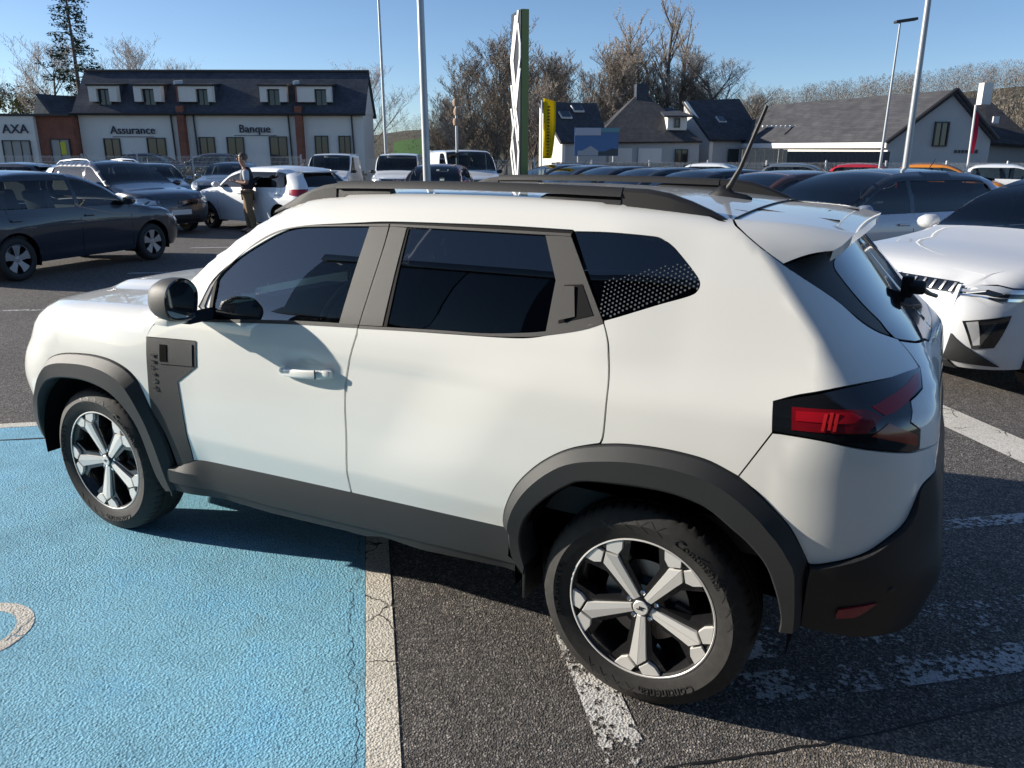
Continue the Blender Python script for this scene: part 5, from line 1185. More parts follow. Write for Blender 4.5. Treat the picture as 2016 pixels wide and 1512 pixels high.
# the long building with the two signs
BL = building('office_building', -19.4, 55, 'long white office building with slate roof, dormers and the signs Assurance and Banque')
blockb('wall', BL, -28.9, -9.95, 55, 59, 0, 4.5, 'render_white')
slab('roof', BL, [(-29.1, 54.6, 4.42), (-9.75, 54.6, 4.42), (-9.75, 57.0, 7.2), (-29.1, 57.0, 7.2)], 'slate', .18)
slab('roof', BL, [(-29.1, 57.0, 7.2), (-9.75, 57.0, 7.2), (-9.75, 59.3, 4.42), (-29.1, 59.3, 4.42)], 'slate', .18)
for gx in (-28.85, -10.0): slab('gable', BL, [(gx, 55, 4.5), (gx, 57, 7.0), (gx, 59, 4.5)], 'render_white', .1)
MB().tube([L_(BL, -29.2, 54.55, 4.40), L_(BL, -9.7, 54.55, 4.40)], .08, 8).build('gutter', 'gutter', BL)
for px_ in (-22.7, -14.9, -10.7, -21.2): MB().tube([L_(BL, px_, 54.9, 4.4), L_(BL, px_+.1, 54.9, .2)], .06, 6).build('downpipe', 'gutter', BL)
MB().tube([L_(BL, -29.1, 57.0, 7.26), L_(BL, -9.75, 57.0, 7.26)], .10, 6).build('ridge_tiles', 'gutter', BL)
def dormer(xc, w, brick=False):
    d = MB(); z0, z1 = 5.16, 6.22; y0 = 54.75
    t = .34
    x0, x1 = xc-w/2, xc+w/2; wx0, wx1 = (xc-.42, xc+.42) if not brick else (xc+.05, xc+.85)
    for (a, b, c_, e) in ((x0, x1, z1-.26, z1), (x0, wx0, z0, z1-.26), (wx1, x1, z0, z1-.26)): d.box(L_(BL, (a+b)/2, y0+.25, (c_+e)/2), (b-a, .5, e-c_))
    o = d.build('dormer', 'render_white', BL)
    blockb('dormer_cheek', BL, x0+.02, x1-.02, y0+.5, 56.2, z0-.6, z1-.02, 'slate', o)
    slab('dormer_roof', BL, [(x0-.1, y0-.1, z1+.02), (x1+.1, y0-.1, z1+.02), (x1+.1, 56.4, z1+.20), (x0-.1, 56.4, z1+.20)], 'gutter', .12, parent=o)
    window(BL, wx0, wx1, 4.60, z1-.26, y0+.36, 1)
    if brick:
        slab('brick_cheek', BL, [(x0-.03, y0-.05, z0), (x0-.03, y0-.05, z1), (x0-.03, 56.2, z1), (x0-.03, 55.4, z0)], 'brick_red', .10, parent=o)
        slab('barge_board', BL, [(x0-.12, y0-.12, z1), (x0-.12, y0-.12, z1+.22), (x0-.12, 56.0, z1+.38), (x0-.12, 56.0, z1+.16)], 'frame_white', .1, parent=o)
for xc, w, bk in ((-26.95, 1.85, False), (-24.0, 1.8, False), (-20.9, 2.3, True), (-15.75, 1.75, False), (-13.1, 2.3, True)): dormer(xc, w, bk)
for xp in (-22.0, -14.2): blockb('brick_pier', BL, xp-.18, xp+.28, 54.55, 55.05, 0, 4.9, 'brick_red')
for (a, b, z0, z1) in ((-27.4, -26.3, .9, 2.85), (-24.5, -23.25, .9, 2.9), (-21.0, -19.95, 1.0, 2.95), (-19.15, -18.0, .9, 2.95), (-16.3, -15.1, .9, 3.0), (-13.25, -12.35, 1.0, 3.05), (-11.65, -10.85, 1.0, 3.05)): window(BL, a, b, z0, z1, 54.98, 1)
for body, xc, zc, sz in (('Assurance', -25.35, 3.36, .72), ('Banque', -17.2, 3.46, .72)):
    me = text_mesh('sign_letters', body, sz, .03, 'sign_blue'); obj('sign_letters', me, BL, L_(BL, xc, 54.93, zc), (R(90), 0, 0))
    blockb('sign_line', BL, xc-1.4, xc+1.4, 54.93, 54.97, zc-.42, zc-.39, 'sign_blue')
# annexe with the insurer's letters
BX = building('shop_annexe', -31.8, 54, 'low white and brick annexe with the letters AXA at the far left')
blockb('wall', BX, -36.5, -31.35, 54, 61, 0, 4.2, 'render_white'); blockb('brick_wall', BX, -31.35, -28.97, 54.3, 61, 0, 4.22, 'brick_red'); blockb('roof_edge', BX, -36.6, -28.95, 53.9, 61, 4.22, 4.36, 'gutter')
obj('sign_letters', text_mesh('sign_letters', 'AXA', .80, .03, 'sign_blue'), BX, L_(BX, -32.6, 53.95, 3.38), (R(90), 0, 0), (1.05, 1, 1))
window(BX, -33.6, -31.75, .9, 2.7, 53.98, 2, 'interior_pale'); window(BX, -30.6, -29.3, .3, 2.8, 54.28, 1, 'interior_pale')
MB().box(L_(BX, -29.75, 54.22, 2.2), (.35, .02, .8)).build('yellow_poster', plain('poster_yellow', (.62, .58, .05), .7), BX)
GS = building('stone_house', -36, 68, 'small pale stone gable rising above the brick annexe')
slab('gable', GS, [(-37.6, 64, 3.5), (-35.0, 64, 3.5), (-36.5, 64, 6.2)], 'stone', .3); slab('roof', GS, [(-36.5, 63.9, 6.3), (-34.8, 63.9, 3.6), (-34.0, 70, 3.8), (-35.7, 70, 6.4)], 'slate', .15)
blockb('wall', GS, -37.6, -35.0, 64.1, 70, 0, 3.5, 'stone')
# houses behind the right-hand fence
HA = building('house', 3.5, 49, 'white house with grey roof and two skylights behind the yellow flag')
slab('gable', HA, [(1.62, 50, 0), (2.85, 47, 0), (2.85, 47, 2.6), (1.62, 50, 4.85)], 'render_white', .2)
slab('roof', HA, [(2.75, 46.7, 2.55), (5.75, 48.6, 2.62), (5.30, 52.6, 4.98), (1.55, 50.0, 4.92)], 'slate_brown', .15)
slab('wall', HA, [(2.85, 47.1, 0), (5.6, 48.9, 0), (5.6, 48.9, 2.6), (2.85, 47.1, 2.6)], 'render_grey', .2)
for (u, v) in ((.28, .55), (.62, .72)):
    a = Vector((2.75, 46.7, 2.55)); e1 = Vector((3.0, 1.9, .07)); e2 = Vector((-1.2, 3.3, 2.37)); q = [a+e1*(u+du)+e2*(v+dv)+Vector((0, -.05, .09)) for du, dv in ((0, 0), (.22, 0), (.22, .16), (0, .16))]
    o = slab('skylight', HA, [tuple(p) for p in q], 'frame_white', .08)
    qi = [p+(sum(q, Vector())/4-p)*.16+Vector((0, -.03, .05)) for p in q]; slab('pane', HA, [tuple(p) for p in qi], 'window_dark', .02, parent=o)
HB = building('house', 9, 54, 'house with steep pyramid roof, big chimney and two garage doors beside the billboard')
apx = [(8.05, 54.5, 5.55), (8.85, 54.5, 5.55)]
slab('roof', HB, [(4.9, 51.0, 2.6), (11.8, 51.0, 2.68), (8.85, 54.5, 5.55), (8.05, 54.5, 5.55)], 'slate_brown', .12)
slab('roof', HB, [(4.9, 51.0, 2.6), (8.05, 54.5, 5.55), (8.05, 55.5, 5.55), (4.9, 59, 2.6)], 'slate_brown', .12); slab('roof', HB, [(11.8, 51.0, 2.68), (11.8, 59, 2.68), (8.85, 55.5, 5.55), (8.85, 54.5, 5.55)], 'slate', .12)
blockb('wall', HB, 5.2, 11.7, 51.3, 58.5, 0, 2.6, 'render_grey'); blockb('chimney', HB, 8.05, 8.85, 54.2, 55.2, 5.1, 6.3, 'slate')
blockb('dormer', HB, 9.7, 10.9, 51.6, 54, 3.35, 4.25, 'render_white'); slab('dormer_roof', HB, [(9.4, 51.3, 4.2), (11.2, 51.3, 4.2), (10.6, 55, 4.85), (9.6, 55, 4.85)], 'slate', .1); window(HB, 10.1, 10.45, 3.5, 4.05, 51.58, 0)
for g0 in (6.05, 7.9): blockb('garage_door', HB, g0, g0+1.45, 51.22, 51.32, 0, 2.25, 'frame_white')
window(HB, 10.2, 11.0, .9, 2.2, 51.28, 1)
HC = building('house', 13, 50, 'house with bright white gable edge and steep dark roof under the antenna')
slab('gable', HC, [(11.67, 56.5, 0), (12.75, 53, 0), (12.75, 53, 2.83), (11.67, 56.5, 5.35)], 'render_white', .25)
slab('roof', HC, [(12.7, 52.7, 2.80), (16.9, 55, 2.87), (16.2, 59.5, 5.75), (11.6, 56.7, 5.42)], 'slate_brown', .15)
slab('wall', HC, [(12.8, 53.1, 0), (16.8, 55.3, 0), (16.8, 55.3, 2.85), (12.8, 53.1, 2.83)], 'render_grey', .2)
a = Vector((12.7, 52.7, 2.80)); e1 = Vector((4.2, 2.3, .07)); e2 = Vector((-1.1, 4.0, 2.62)); q = [a+e1*(.38+du)+e2*(.42+dv)+Vector((0, -.05, .08)) for du, dv in ((0, 0), (.14, 0), (.14, .14), (0, .14))]
o = slab('skylight', HC, [tuple(p) for p in q], 'frame_white', .08); slab('pane', HC, [tuple(p+(sum(q, Vector())/4-p)*.2+Vector((0, -.03, .05))) for p in q], 'window_dark', .02, parent=o)
MB().box(L_(HC, 14.6, 53.95, 1.7), (.9, .06, 1.1), Matrix.Rotation(R(31), 3, 'Z')).build('window', 'window_dark', HC)
HD = building('workshop_building', 21, 44, 'long grey building with big slate roof behind the red and orange cars')
gx = [(18.35, 40, 2.55), (23.2, 40, 2.75), (21.15, 40, 4.72)]
slab('gable_wall', HD, [(18.35, 40, 0), (23.3, 40, 0), (23.3, 40, 2.7), (21.15, 40, 4.7), (18.35, 40, 2.6)], 'render_grey', .25)
slab('roof', HD, [(18.1, 39.8, 2.45), (21.15, 39.8, 4.85), (17.9, 57, 5.2), (14.6, 57, 2.6)], 'slate_brown', .16); slab('roof', HD, [(21.15, 39.8, 4.85), (23.5, 39.8, 2.6), (23.0, 57, 2.6), (17.9, 57, 5.2)], 'slate', .16)
slab('wall', HD, [(14.7, 57, 0), (18.35, 40.1, 0), (18.35, 40.1, 2.5), (14.7, 57, 2.6)], 'render_white', .2)
slab('fascia', HD, [(18.12, 39.75, 2.18), (18.12, 39.75, 2.44), (14.55, 57, 2.62), (14.55, 57, 2.32)], 'frame_white', .08)
for s_ in (((18.1, 39.76, 2.42), (21.15, 39.76, 4.88)), ((21.15, 39.76, 4.88), (23.5, 39.76, 2.6))): MB().tube([L_(HD, *s_[0]), L_(HD, *s_[1])], .09, 6).build('verge', 'gutter', HD)
window(HD, 20.45, 21.15, 2.25, 3.40, 39.98, 1)
mk = MB(); rnd = random.Random(4)
for k in range(7): mk.box(L_(HD, 21.65+k*.17, 39.95, 2.02), (.11, .02, .16*rnd.uniform(.8, 1.1)))
mk.build('wall_sign', 'frame_dark', HD)
rl = MB(); 
for k in range(9): rl.box(L_(HD, 15.4+k*.28, 50.5, 3.55), (.2, .2, .10))
rl.build('roof_vents', 'frame_white', HD)
HE = building('house', 27, 46, 'house with white pointed gable and dark roof at the far right edge')
slab('roof', HE, [(23.8, 41.5, 2.5), (26.8, 41.5, 2.3), (26.2, 46, 4.9), (24.6, 46, 4.9)], 'slate_brown', .15); slab('roof', HE, [(26.4, 43, 5.0), (29.5, 43, 5.0), (29.5, 40, 2.4), (26.6, 40, 2.4)], 'slate', .15)
slab('gable', HE, [(26.0, 39.5, 0), (29.0, 39.5, 0), (29.0, 39.5, 3.2), (26.6, 39.5, 4.35), (25.6, 39.5, 3.4), (26.0, 39.5, 2.6)], 'render_white', .3)
blockb('wall', HE, 24.2, 29.0, 42, 47, 0, 2.5, 'render_grey'); MB().box(L_(HE, 25.2, 44.5, 5.0), (.5, .5, 1.1)).build('chimney', 'render_white', HE)
for z in (2.8, 3.6): MB().box(L_(HE, 24.9, 42.6, z), (.3, .1, .35)).build('skylight', 'frame_white', HE)
# showroom behind the photographer, mirrored in the side windows
plain('clad_silver', (.42, .42, .41), .28, .85); plain('clad_black', (.012, .013, .015), .12, coat=.5)
SH = empty('showroom', (2, -6.35, 0), 0, 'showroom with silver cladding and black glass front, mirrored in the white car windows', 'building')
for k in range(3): MB().bevbox((-5.95+k*1.25, 0, 4.35), (1.235, .3, 2.0), .03).build('cladding_panel', 'clad_silver', SH)
for k in range(9): MB().bevbox((-2.2+k*1.3, .06, 4.0), (1.285, .3, 2.6), .02).build('glass_panel', 'clad_black', SH)
MB().bevbox((2.2, -.05, 5.45), (17.6, .5, .18), .03).build('roof_edge', 'clad_silver', SH)
MB().box((2.2, -4, 2.65), (17.4, 7.4, 5.2)).build('wall', 'frame_dark', SH)
for k in range(11): MB().bevbox((-5.7+k*1.5, .02, 1.4), (1.46, .2, 2.5), .01).build('shop_window', 'window_dark', SH)

def cloth(name, col):
    m, nt, b, out = new_mat(name); b.inputs['Base Color'].default_value = col+(1,); b.inputs['Roughness'].default_value = .9
    tl = N(nt, 'ShaderNodeBsdfTranslucent'); tl.inputs['Color'].default_value = col+(1,); mx = nt.nodes.new('ShaderNodeMixShader'); mx.inputs[0].default_value = .5
    nt.links.new(b.outputs[0], mx.inputs[1]); nt.links.new(tl.outputs[0], mx.inputs[2]); nt.links.new(mx.outputs[0], out.inputs['Surface']); return m
# ------------------------------------------------------------------ posts, pylon, flags, boards, fences
def post(nm, X, Y, h, r0, r1, label, mat='galv', lean=(0, 0), head=None):
    o = empty(nm, site(X, Y), YAW, label, 'lamp post')
    MB().tube([(lean[0]*t, lean[1]*t, h*t) for t in np.linspace(0, 1, 6)], list(np.linspace(r0, r1, 6)), 14).build('post', mat, o)
    MB().lathe([(0, .0), (r0*2.0, .0), (r0*2.0, .03), (r0*1.2, .05), (r0*1.1, .25)], 16, 'z').build('base_plate', mat, o)
    d = head or (1, 0, .0)
    hm_ = MB().bevbox((lean[0]+d[0]*.35, lean[1]+d[1]*.35, h+.04+d[2]), (.72, .24, .09), .03, Matrix.Rotation(R(-8), 3, 'Y')); hm_.build('lamp_head', 'frame_dark', o)
    return o
post('lamp_post', -1.80, 17.2, 9.0, .088, .055, 'grey lamp post rising behind the maroon car', lean=(-.10, 0))
post('lamp_post', -6.25, 40.5, 11.0, .085, .05, 'thin lamp post at the right end of the office building', lean=(-.1, 0))
post('lamp_post', 10.05, 20.8, 9.0, .086, .06, 'thick pale lamp post in front of the orange car', 'zinc')
post('lamp_post', 12.72, 28.2, 6.05, .060, .030, 'thin lamp post with its lamp head in view above the red car', 'zinc', lean=(.08, 0), head=(.6, .2, 0))
CP = empty('camera_pole', site(-2.05, 30.2), YAW, 'pole with a column of three brown boxes left of the pylon', 'pole')
MB().tube([(0, 0, 0), (0, 0, 3.7)], .05, 10).build('pole', 'galv', CP)
for k, z in enumerate((2.95, 3.30, 3.62)): MB().lathe([(0, -.13), (.11, -.12), (.14, 0), (.11, .12), (0, .13)], 10, 'z').build('box', plain('box_tan%d' % k, (.33, .22, .15), .7), CP, loc=(.03*(k % 2), 0, z))
PY = empty('sign_pylon', site(.14, 26), YAW+R(-74), 'tall pylon with white zigzag stripes on black and an olive green side', 'sign')
MB().box((0, .10, 3.0), (1.05, .22, 5.92)).build('pylon_body', plain('pylon_green', (.21, .25, .07), .45), PY)
MB().box((0, -.03, 3.0), (1.04, .04, 5.90)).build('pylon_face', plain('pylon_black', (.02, .022, .022), .4), PY)
def zig(pts, w, nm='stripe'):
    m = MB(); V_ = []
    for i, (x, z) in enumerate(pts): V_ += [(x-w/2, -.075, z), (x+w/2, -.075, z), (x-w/2, -.045, z), (x+w/2, -.045, z)]
    n = len(pts)
    fs = []
    for i in range(n-1):
        a = 4*i; b = a+4; fs += [(a, a+1, b+1, b), (a+1, a+3, b+3, b+1), (a+2, a, b, b+2)]
    fs += [(0, 1, 3, 2), (4*n-4, 4*n-3, 4*n-1, 4*n-2)]
    m.add(V_, fs).build(nm, plain('pylon_white', (.80, .80, .78), .5) if 'pylon_white' not in MATS else 'pylon_white', PY, 20)
# two interlocking diamonds drawn with double stripes
zig([(.30, 5.95), (-.28, 4.6), (.10, 3.55), (.10, 3.45)], .17); zig([(.02, 5.85), (-.46, 4.65), (.0, 3.35), (.36, 2.6), (.36, 2.2)], .15)
zig([(.28, 5.6), (.50, 5.0), (.50, 4.6), (.10, 3.7)], .14); zig([(.50, 4.3), (.10, 3.2), (-.30, 2.3), (.10, 1.25), (.10, .8)], .17); zig([(-.44, 3.9), (.12, 2.55), (.42, 1.9), (.30, 1.2), (.30, .8)], .15)
zig([(-.44, 3.2), (-.16, 2.6), (-.46, 1.9), (-.12, 1.1), (-.12, .8)], .14)
FY = empty('flag_banner', site(.97, 27), YAW, 'yellow banner flag with a vertical line of dark lettering right of the pylon', 'flag')
MB().tube([(-.02, 0, 0), (-.02, 0, 3.5)], .025, 8).build('flag_pole', 'frame_white', FY)
rows = [[(.03+t*.40*(.75+.25*s_)+.05*math.sin(3*s_)*t, .03*math.sin(5*s_+3*t), 1.68+1.88*s_-.10*t*s_) for t in np.linspace(0, 1, 6)] for s_ in np.linspace(0, 1, 14)]
fl = MB().grid(rows).build('flag_cloth', cloth('flag_yellow', (.85, .68, .02)), FY, 60); sm = fl.modifiers.new('s', 'SOLIDIFY'); sm.thickness = .006
mk = MB(); rnd = random.Random(8)
for k in range(16): mk.box((.20+.012*(k-8)/8, -.045, 1.82+k*.098), (.09*rnd.uniform(.7, 1.0), .01, .05*rnd.uniform(.6, 1.1)))
mk.build('flag_lettering', 'frame_dark', FY)
FR = empty('flag_banner', site(13.4, 24), YAW, 'narrow dark red banner on a white pole in front of the grey gable', 'flag')
MB().tube([(0, 0, 0), (.02, 0, 1.6), (-.02, 0, 3.2)], .03, 8).build('flag_pole', 'frame_white', FR)
MB().grid([[(.02+t*.16*(.3+.7*math.sin(math.pi*min(1, .25+s_*.75))), .03*math.sin(4*s_+t), 1.85+1.15*s_) for t in np.linspace(0, 1, 4)] for s_ in np.linspace(0, 1, 10)]).build('flag_cloth', cloth('flag_red', (.40, .02, .05)), FR, 60)
BB = empty('billboard', site(4.5, 44), YAW, 'large estate agent style board with blue sky picture on posts', 'billboard')
MB().box((0, 0, 2.5), (2.36, .08, 1.45)).build('board', plain('board_blue', (.07, .15, .32), .5), BB)
MB().box((-.45, -.06, 3.02), (1.35, .03, .38)).build('headline_panel', plain('board_lilac', (.42, .43, .50), .6), BB); MB().box((.72, -.06, 3.10), (1.0, .03, .22)).build('corner_panel', plain('board_teal', (.12, .26, .30), .6), BB)
MB().prism([(-1.0, 1.80), (.1, 1.80), (.1, 2.05), (-.3, 2.30), (-.75, 2.05), (-1.0, 2.05)], 'y', -.06, -.045).build('picture_house', plain('board_pale', (.36, .38, .40), .6), BB)
MB().prism([(.1, 1.80), (1.16, 1.80), (1.16, 2.12), (.85, 2.18), (.5, 2.02), (.1, 2.0)], 'y', -.058, -.045).build('picture_trees', plain('board_dark', (.05, .07, .08), .6), BB)
for x in (-.95, .95): MB().tube([(x, .08, 0), (x, .08, 2.9)], .06, 8).build('board_post', 'galv', BB)
# wire fences: posts and panels of welded wire
wire_me = {}
def panel_mesh(w, h):
    k = (round(w, 2), h)
    if k not in wire_me:
        m = MB()
        n = int(w/.055)
        for i in range(n+1): m.box((i*w/n, 0, h/2), (.0075, .0075, h))
        for j in range(9): m.box((w/2, -.006, .06+j*(h-.12)/8), (w, .009, .009))
        wire_me[k] = m.mesh('wire_panel', 'wire', 38)
    return wire_me[k]
plain('wire', (.62, .62, .60), .5, .2)
def fence(nm, A, B, h, label, step=2.5, mat='zinc'):
    a, b = site(*A), site(*B); L = (b-a).length; n = max(1, round(L/step)); ang = math.atan2(b.y-a.y, b.x-a.x); w = L/n
    o = empty(nm, a, ang, label, 'fence')
    pm = MB().bevbox((0, 0, (h+.08)/2), (.07, .07, h+.08), .008).mesh('fence_post', mat, 38, True)
    for k in range(n+1): obj('fence_post', pm, o, (k*w, 0, 0))
    for k in range(n): obj('wire_panel', panel_mesh(w, h), o, (k*w, .045, .0))
    return o
fence('wire_fence', (-34, 36.2), (-9.6, 37), 1.74, 'pale wire mesh fence in front of the office building'); fence('wire_fence', (-9.6, 37), (1.0, 37.2), 1.62, 'pale wire mesh fence behind the white vans')
fence('wire_fence', (1.0, 37.2), (27, 35.5), 1.52, 'wire mesh fence with white posts behind the far right row of cars', 2.7, 'frame_white')
WFn = empty('board_fence', site(10.95, 38.6), YAW, 'pale weathered vertical board fence below the antenna', 'fence')
bm_ = MB().bevbox((0, 0, 1.04), (.205, .03, 2.08), .006).mesh('board', 'wood_grey', 38, True)
for k in range(10): obj('board', bm_, WFn, (k*.215, .01*(k % 2), .01*((k*7) % 3)))
DFn = empty('board_fence', site(13.2, 39.2), YAW+R(-6), 'dark board fence running right from the pale one', 'fence')
bm2 = MB().bevbox((0, 0, 1.0), (.20, .03, 2.0), .006).mesh('board', 'wood_dark', 38, True)
for k in range(24): obj('board', bm2, DFn, (k*.2005, .01*(k % 2), 0))
GFn = empty('board_fence', site(2.0, 39.5), YAW, 'grey board fence behind the yellow flag and the billboard', 'fence')
for k in range(44): obj('board', bm_, GFn, (k*.215, .012*(k % 2), -.62+.01*((k*5) % 3)))
# ------------------------------------------------------------------ trees, hedge, hills
plain('bark', (.16, .14, .12), .95); plain('twig', (.42, .355, .295), .95); plain('twig_pale', (.56, .49, .43), .95); plain('twig_dark', (.22, .18, .14), .95)
plain('mistletoe', (.07, .075, .02), .9); plain('needle', (.03, .055, .026), .9); plain('needle2', (.03, .05, .02), .9); plain('leaf_olive', (.13, .12, .02), .9); plain('leaf_dark', (.02, .032, .016), .9)
plain('hedge', (.10, .085, .045), .95, var=.3, grain_scale=5); plain('field', (.05, .13, .018), .95); plain('wood_far', (.15, .12, .095), .95)
def bare_tree(seed, H, r0, spread=.5, up=.5, first=.25, nb=(7, 6, 5, 4), taper=.62, crown=.42):
    """trunk and limbs as one mesh, fine twigs as another (metres, base at the origin)"""
    rnd = random.Random(seed); limbs = MB(); tw = MB()
    def grow(p, d, L, r_, lev):
        pts = [p]; q = p.copy(); dd = d.copy(); n = 4 if lev < 2 else 3
        for i in range(n):
            dd = (dd+Vector((rnd.uniform(-1, 1), rnd.uniform(-1, 1), rnd.uniform(-.6, 1)))*.13+Vector((0, 0, up*.12))).normalized(); q = q+dd*(L/n); pts.append(q.copy())
        if lev <= 2: limbs.tube(pts, [r_*(1-.75*i/n) for i in range(n+1)], 6 if lev == 0 else (5 if lev == 1 else 3), False)
        else:
            for a, b in zip(pts[:-1], pts[1:]):
                s_ = Vector((rnd.uniform(-1, 1), rnd.uniform(-1, 1), 0)).normalized()*max(r_, .018); i0 = len(tw.v); tw.v += [tuple(a-s_), tuple(a+s_), tuple(b)]; tw.f.append((i0, i0+1, i0+2))
        if lev >= len(nb): return
        for k in range(nb[lev]):
            t = first+(1-first)*(k+rnd.random())/nb[lev] if lev == 0 else .25+.75*(k+rnd.random())/nb[lev]
            i = min(n-1, int(t*n)); f = t*n-i; b = pts[i].lerp(pts[i+1], min(1, f))
            az = rnd.uniform(0, 2*math.pi); side = Vector((math.cos(az), math.sin(az), 0))
            nd = (dd*(1-spread)+side*spread*rnd.uniform(.7, 1.3)+Vector((0, 0, up*.5))).normalized()
            grow(b, nd, L*crown*rnd.uniform(.7, 1.25)*(1.15-.5*t if lev == 0 else 1), r_*taper*(1-.5*t)*.75, lev+1)
    grow(Vector((0, 0, 0)), Vector((0, 0, 1)), H*.86, r0, 0)
    return limbs.mesh('trunk', 'bark', 60), tw
TREE = {}
def tree_kind(key, mat='twig', **kw):
    l, t = bare_tree(**kw); TREE[key] = (l, t.mesh('crown', mat, 60))
tree_kind('poplar_a', 'twig_pale', seed=1, H=14, r0=.20, spread=.44, up=.8, first=.14, nb=(26, 10, 7, 5), crown=.27)
tree_kind('poplar_b', 'twig_pale', seed=2, H=14, r0=.20, spread=.46, up=.75, first=.15, nb=(24, 10, 7, 5), crown=.29)
tree_kind('round', 'twig', seed=3, H=9, r0=.28, spread=.62, up=.30, first=.22, nb=(14, 10, 8, 6), crown=.50)
tree_kind('scrub_a', 'twig', seed=4, H=8, r0=.12, spread=.5, up=.5, first=.05, nb=(20, 10, 7, 5), crown=.40)
tree_kind('scrub_b', 'twig_dark', seed=5, H=7, r0=.11, spread=.55, up=.45, first=.04, nb=(20, 10, 7, 5), crown=.44)
tree_kind('open', 'twig_pale', seed=6, H=9, r0=.16, spread=.55, up=.45, first=.2, nb=(11, 8, 7, 5), crown=.50)
ball = MB(); rnd = random.Random(3)
for k in range(170):
    v = Vector((rnd.gauss(0, 1), rnd.gauss(0, 1), rnd.gauss(0, 1))).normalized()*rnd.uniform(.5, 1)*.42; s_ = Vector((rnd.uniform(-1, 1), rnd.uniform(-1, 1), rnd.uniform(-1, 1)))*.09; u_ = Vector((rnd.uniform(-1, 1), rnd.uniform(-1, 1), rnd.uniform(-1, 1)))*.09
    ball.add([v, v+s_, v+u_], [(0, 1, 2)])
BALL = ball.mesh('mistletoe', 'mistletoe', 60)
def tree(nm, key, X, Y, h, label, cat='tree', group=None, rz=0.0, w=1.0, balls=(), z=0.0):
    base = {'poplar_a': 14, 'poplar_b': 14, 'round': 9, 'scrub_a': 8, 'scrub_b': 7, 'open': 9}[key]; o = empty(nm, site(X, Y, z), rz, label, cat, group); s_ = h/base; o.scale = (s_*w, s_*w, s_)
    l, t = TREE[key]; obj('trunk', l, o); obj('crown', t, o)
    for (bx, by, bz, bs) in balls: obj('mistletoe', BALL, o, (bx/s_/w, by/s_/w, bz/s_), None, (bs/s_/w, bs/s_/w, bs/s_))
    return o
def Xof(px, Y): return (px-1008)*Y/1607
# poplars behind the houses, tallest at the right end
for k, (px, Y, h) in enumerate(((1062, 78, 10.0), (1095, 80, 10.6), (1128, 76, 10.4), (1160, 79, 11.8), (1195, 77, 12.4), (1228, 80, 13.2), (1262, 78, 14.4), (1298, 76, 15.0), (1325, 79, 13.4))):
    nm = ['leftmost bare poplar, just right of the pylon', 'second bare poplar right of the pylon', 'third bare poplar right of the pylon', 'fourth bare poplar right of the pylon', 'fifth bare poplar right of the pylon', 'sixth bare poplar right of the pylon', 'bare poplar left of the tallest one', 'tallest bare poplar above the pyramid roof', 'rightmost bare poplar of the row'][k]
    rn = random.Random(k); balls = [(rn.uniform(-.9, .9), rn.uniform(-.9, .9), h*rn.uniform(.42, .72), rn.uniform(.9, 1.5)) for _ in range((4, 5, 2, 1, 2, 1, 0, 3, 0)[k])]
    tree('poplar_tree', 'poplar_a' if k % 2 else 'poplar_b', Xof(px, Y), Y, h, nm, group='bare poplars behind the houses', rz=k*1.3, w=1.55, balls=balls)
lab2 = ['broad bare bush tree behind the flag', 'bare bush tree behind the house with skylights', 'bare bush tree between the two nearest roofs', 'bare bush tree left of the pyramid roof', 'bare bush tree behind the big chimney', 'bare bush tree right of the big chimney', 'low bare bush tree under the tallest poplar', 'low bare bush tree at the foot of the rightmost poplar']
for k, (px, Y, h) in enumerate(((1075, 72, 8.2), (1112, 74, 8.6), (1150, 72, 8.8), (1188, 74, 9.4), (1222, 73, 9.8), (1258, 75, 10.2), (1292, 73, 9.6), (1330, 75, 8.2))):
    tree('bush_tree', 'scrub_a' if k % 2 == 0 else 'scrub_b', Xof(px, Y), Y, h, lab2[k], group='bare bush trees among the poplars', rz=k*1.7+.3, w=1.25)
tree('bare_tree', 'round', Xof(1412, 74), 74, 9.9, 'broad round bare tree behind the house with the white gable edge', w=1.25, rz=.4)
tree('bare_tree', 'round', Xof(1480, 82), 82, 7.4, 'lower bare tree right of the broad round one', w=1.1, rz=2.2); tree('bare_tree', 'round', Xof(1352, 86), 86, 8.0, 'bare tree half hidden between the last poplar and the round tree', w=1.0, rz=3.0)
# thicket left of the pylon
lab = ['lowest bare thicket tree right of the thick lamp post', 'thicket tree behind the camera pole', 'dense bare thicket tree right of the camera pole', 'taller bare thicket tree left of the pylon', 'bare thicket tree touching the left of the pylon', 'bare thicket tree behind the pylon', 'bare thicket tree between the pylon and the flag', 'dense low thicket tree behind the panel van', 'dense thicket tree low behind the pylon foot', 'thicket tree low behind the yellow flag']
for k, (px, Y, h) in enumerate(((868, 66, 5.6), (900, 64, 6.8), (935, 62, 7.8), (965, 63, 8.8), (995, 61, 9.2), (1030, 64, 9.6), (1065, 66, 8.6), (915, 57, 5.4), (975, 56, 6.0), (1045, 58, 6.6))):
    tree('thicket_tree', 'scrub_a' if k % 2 else 'scrub_b', Xof(px, Y), Y, h, lab[k], group='bare thicket left of the houses', rz=k*.9, w=1.2)
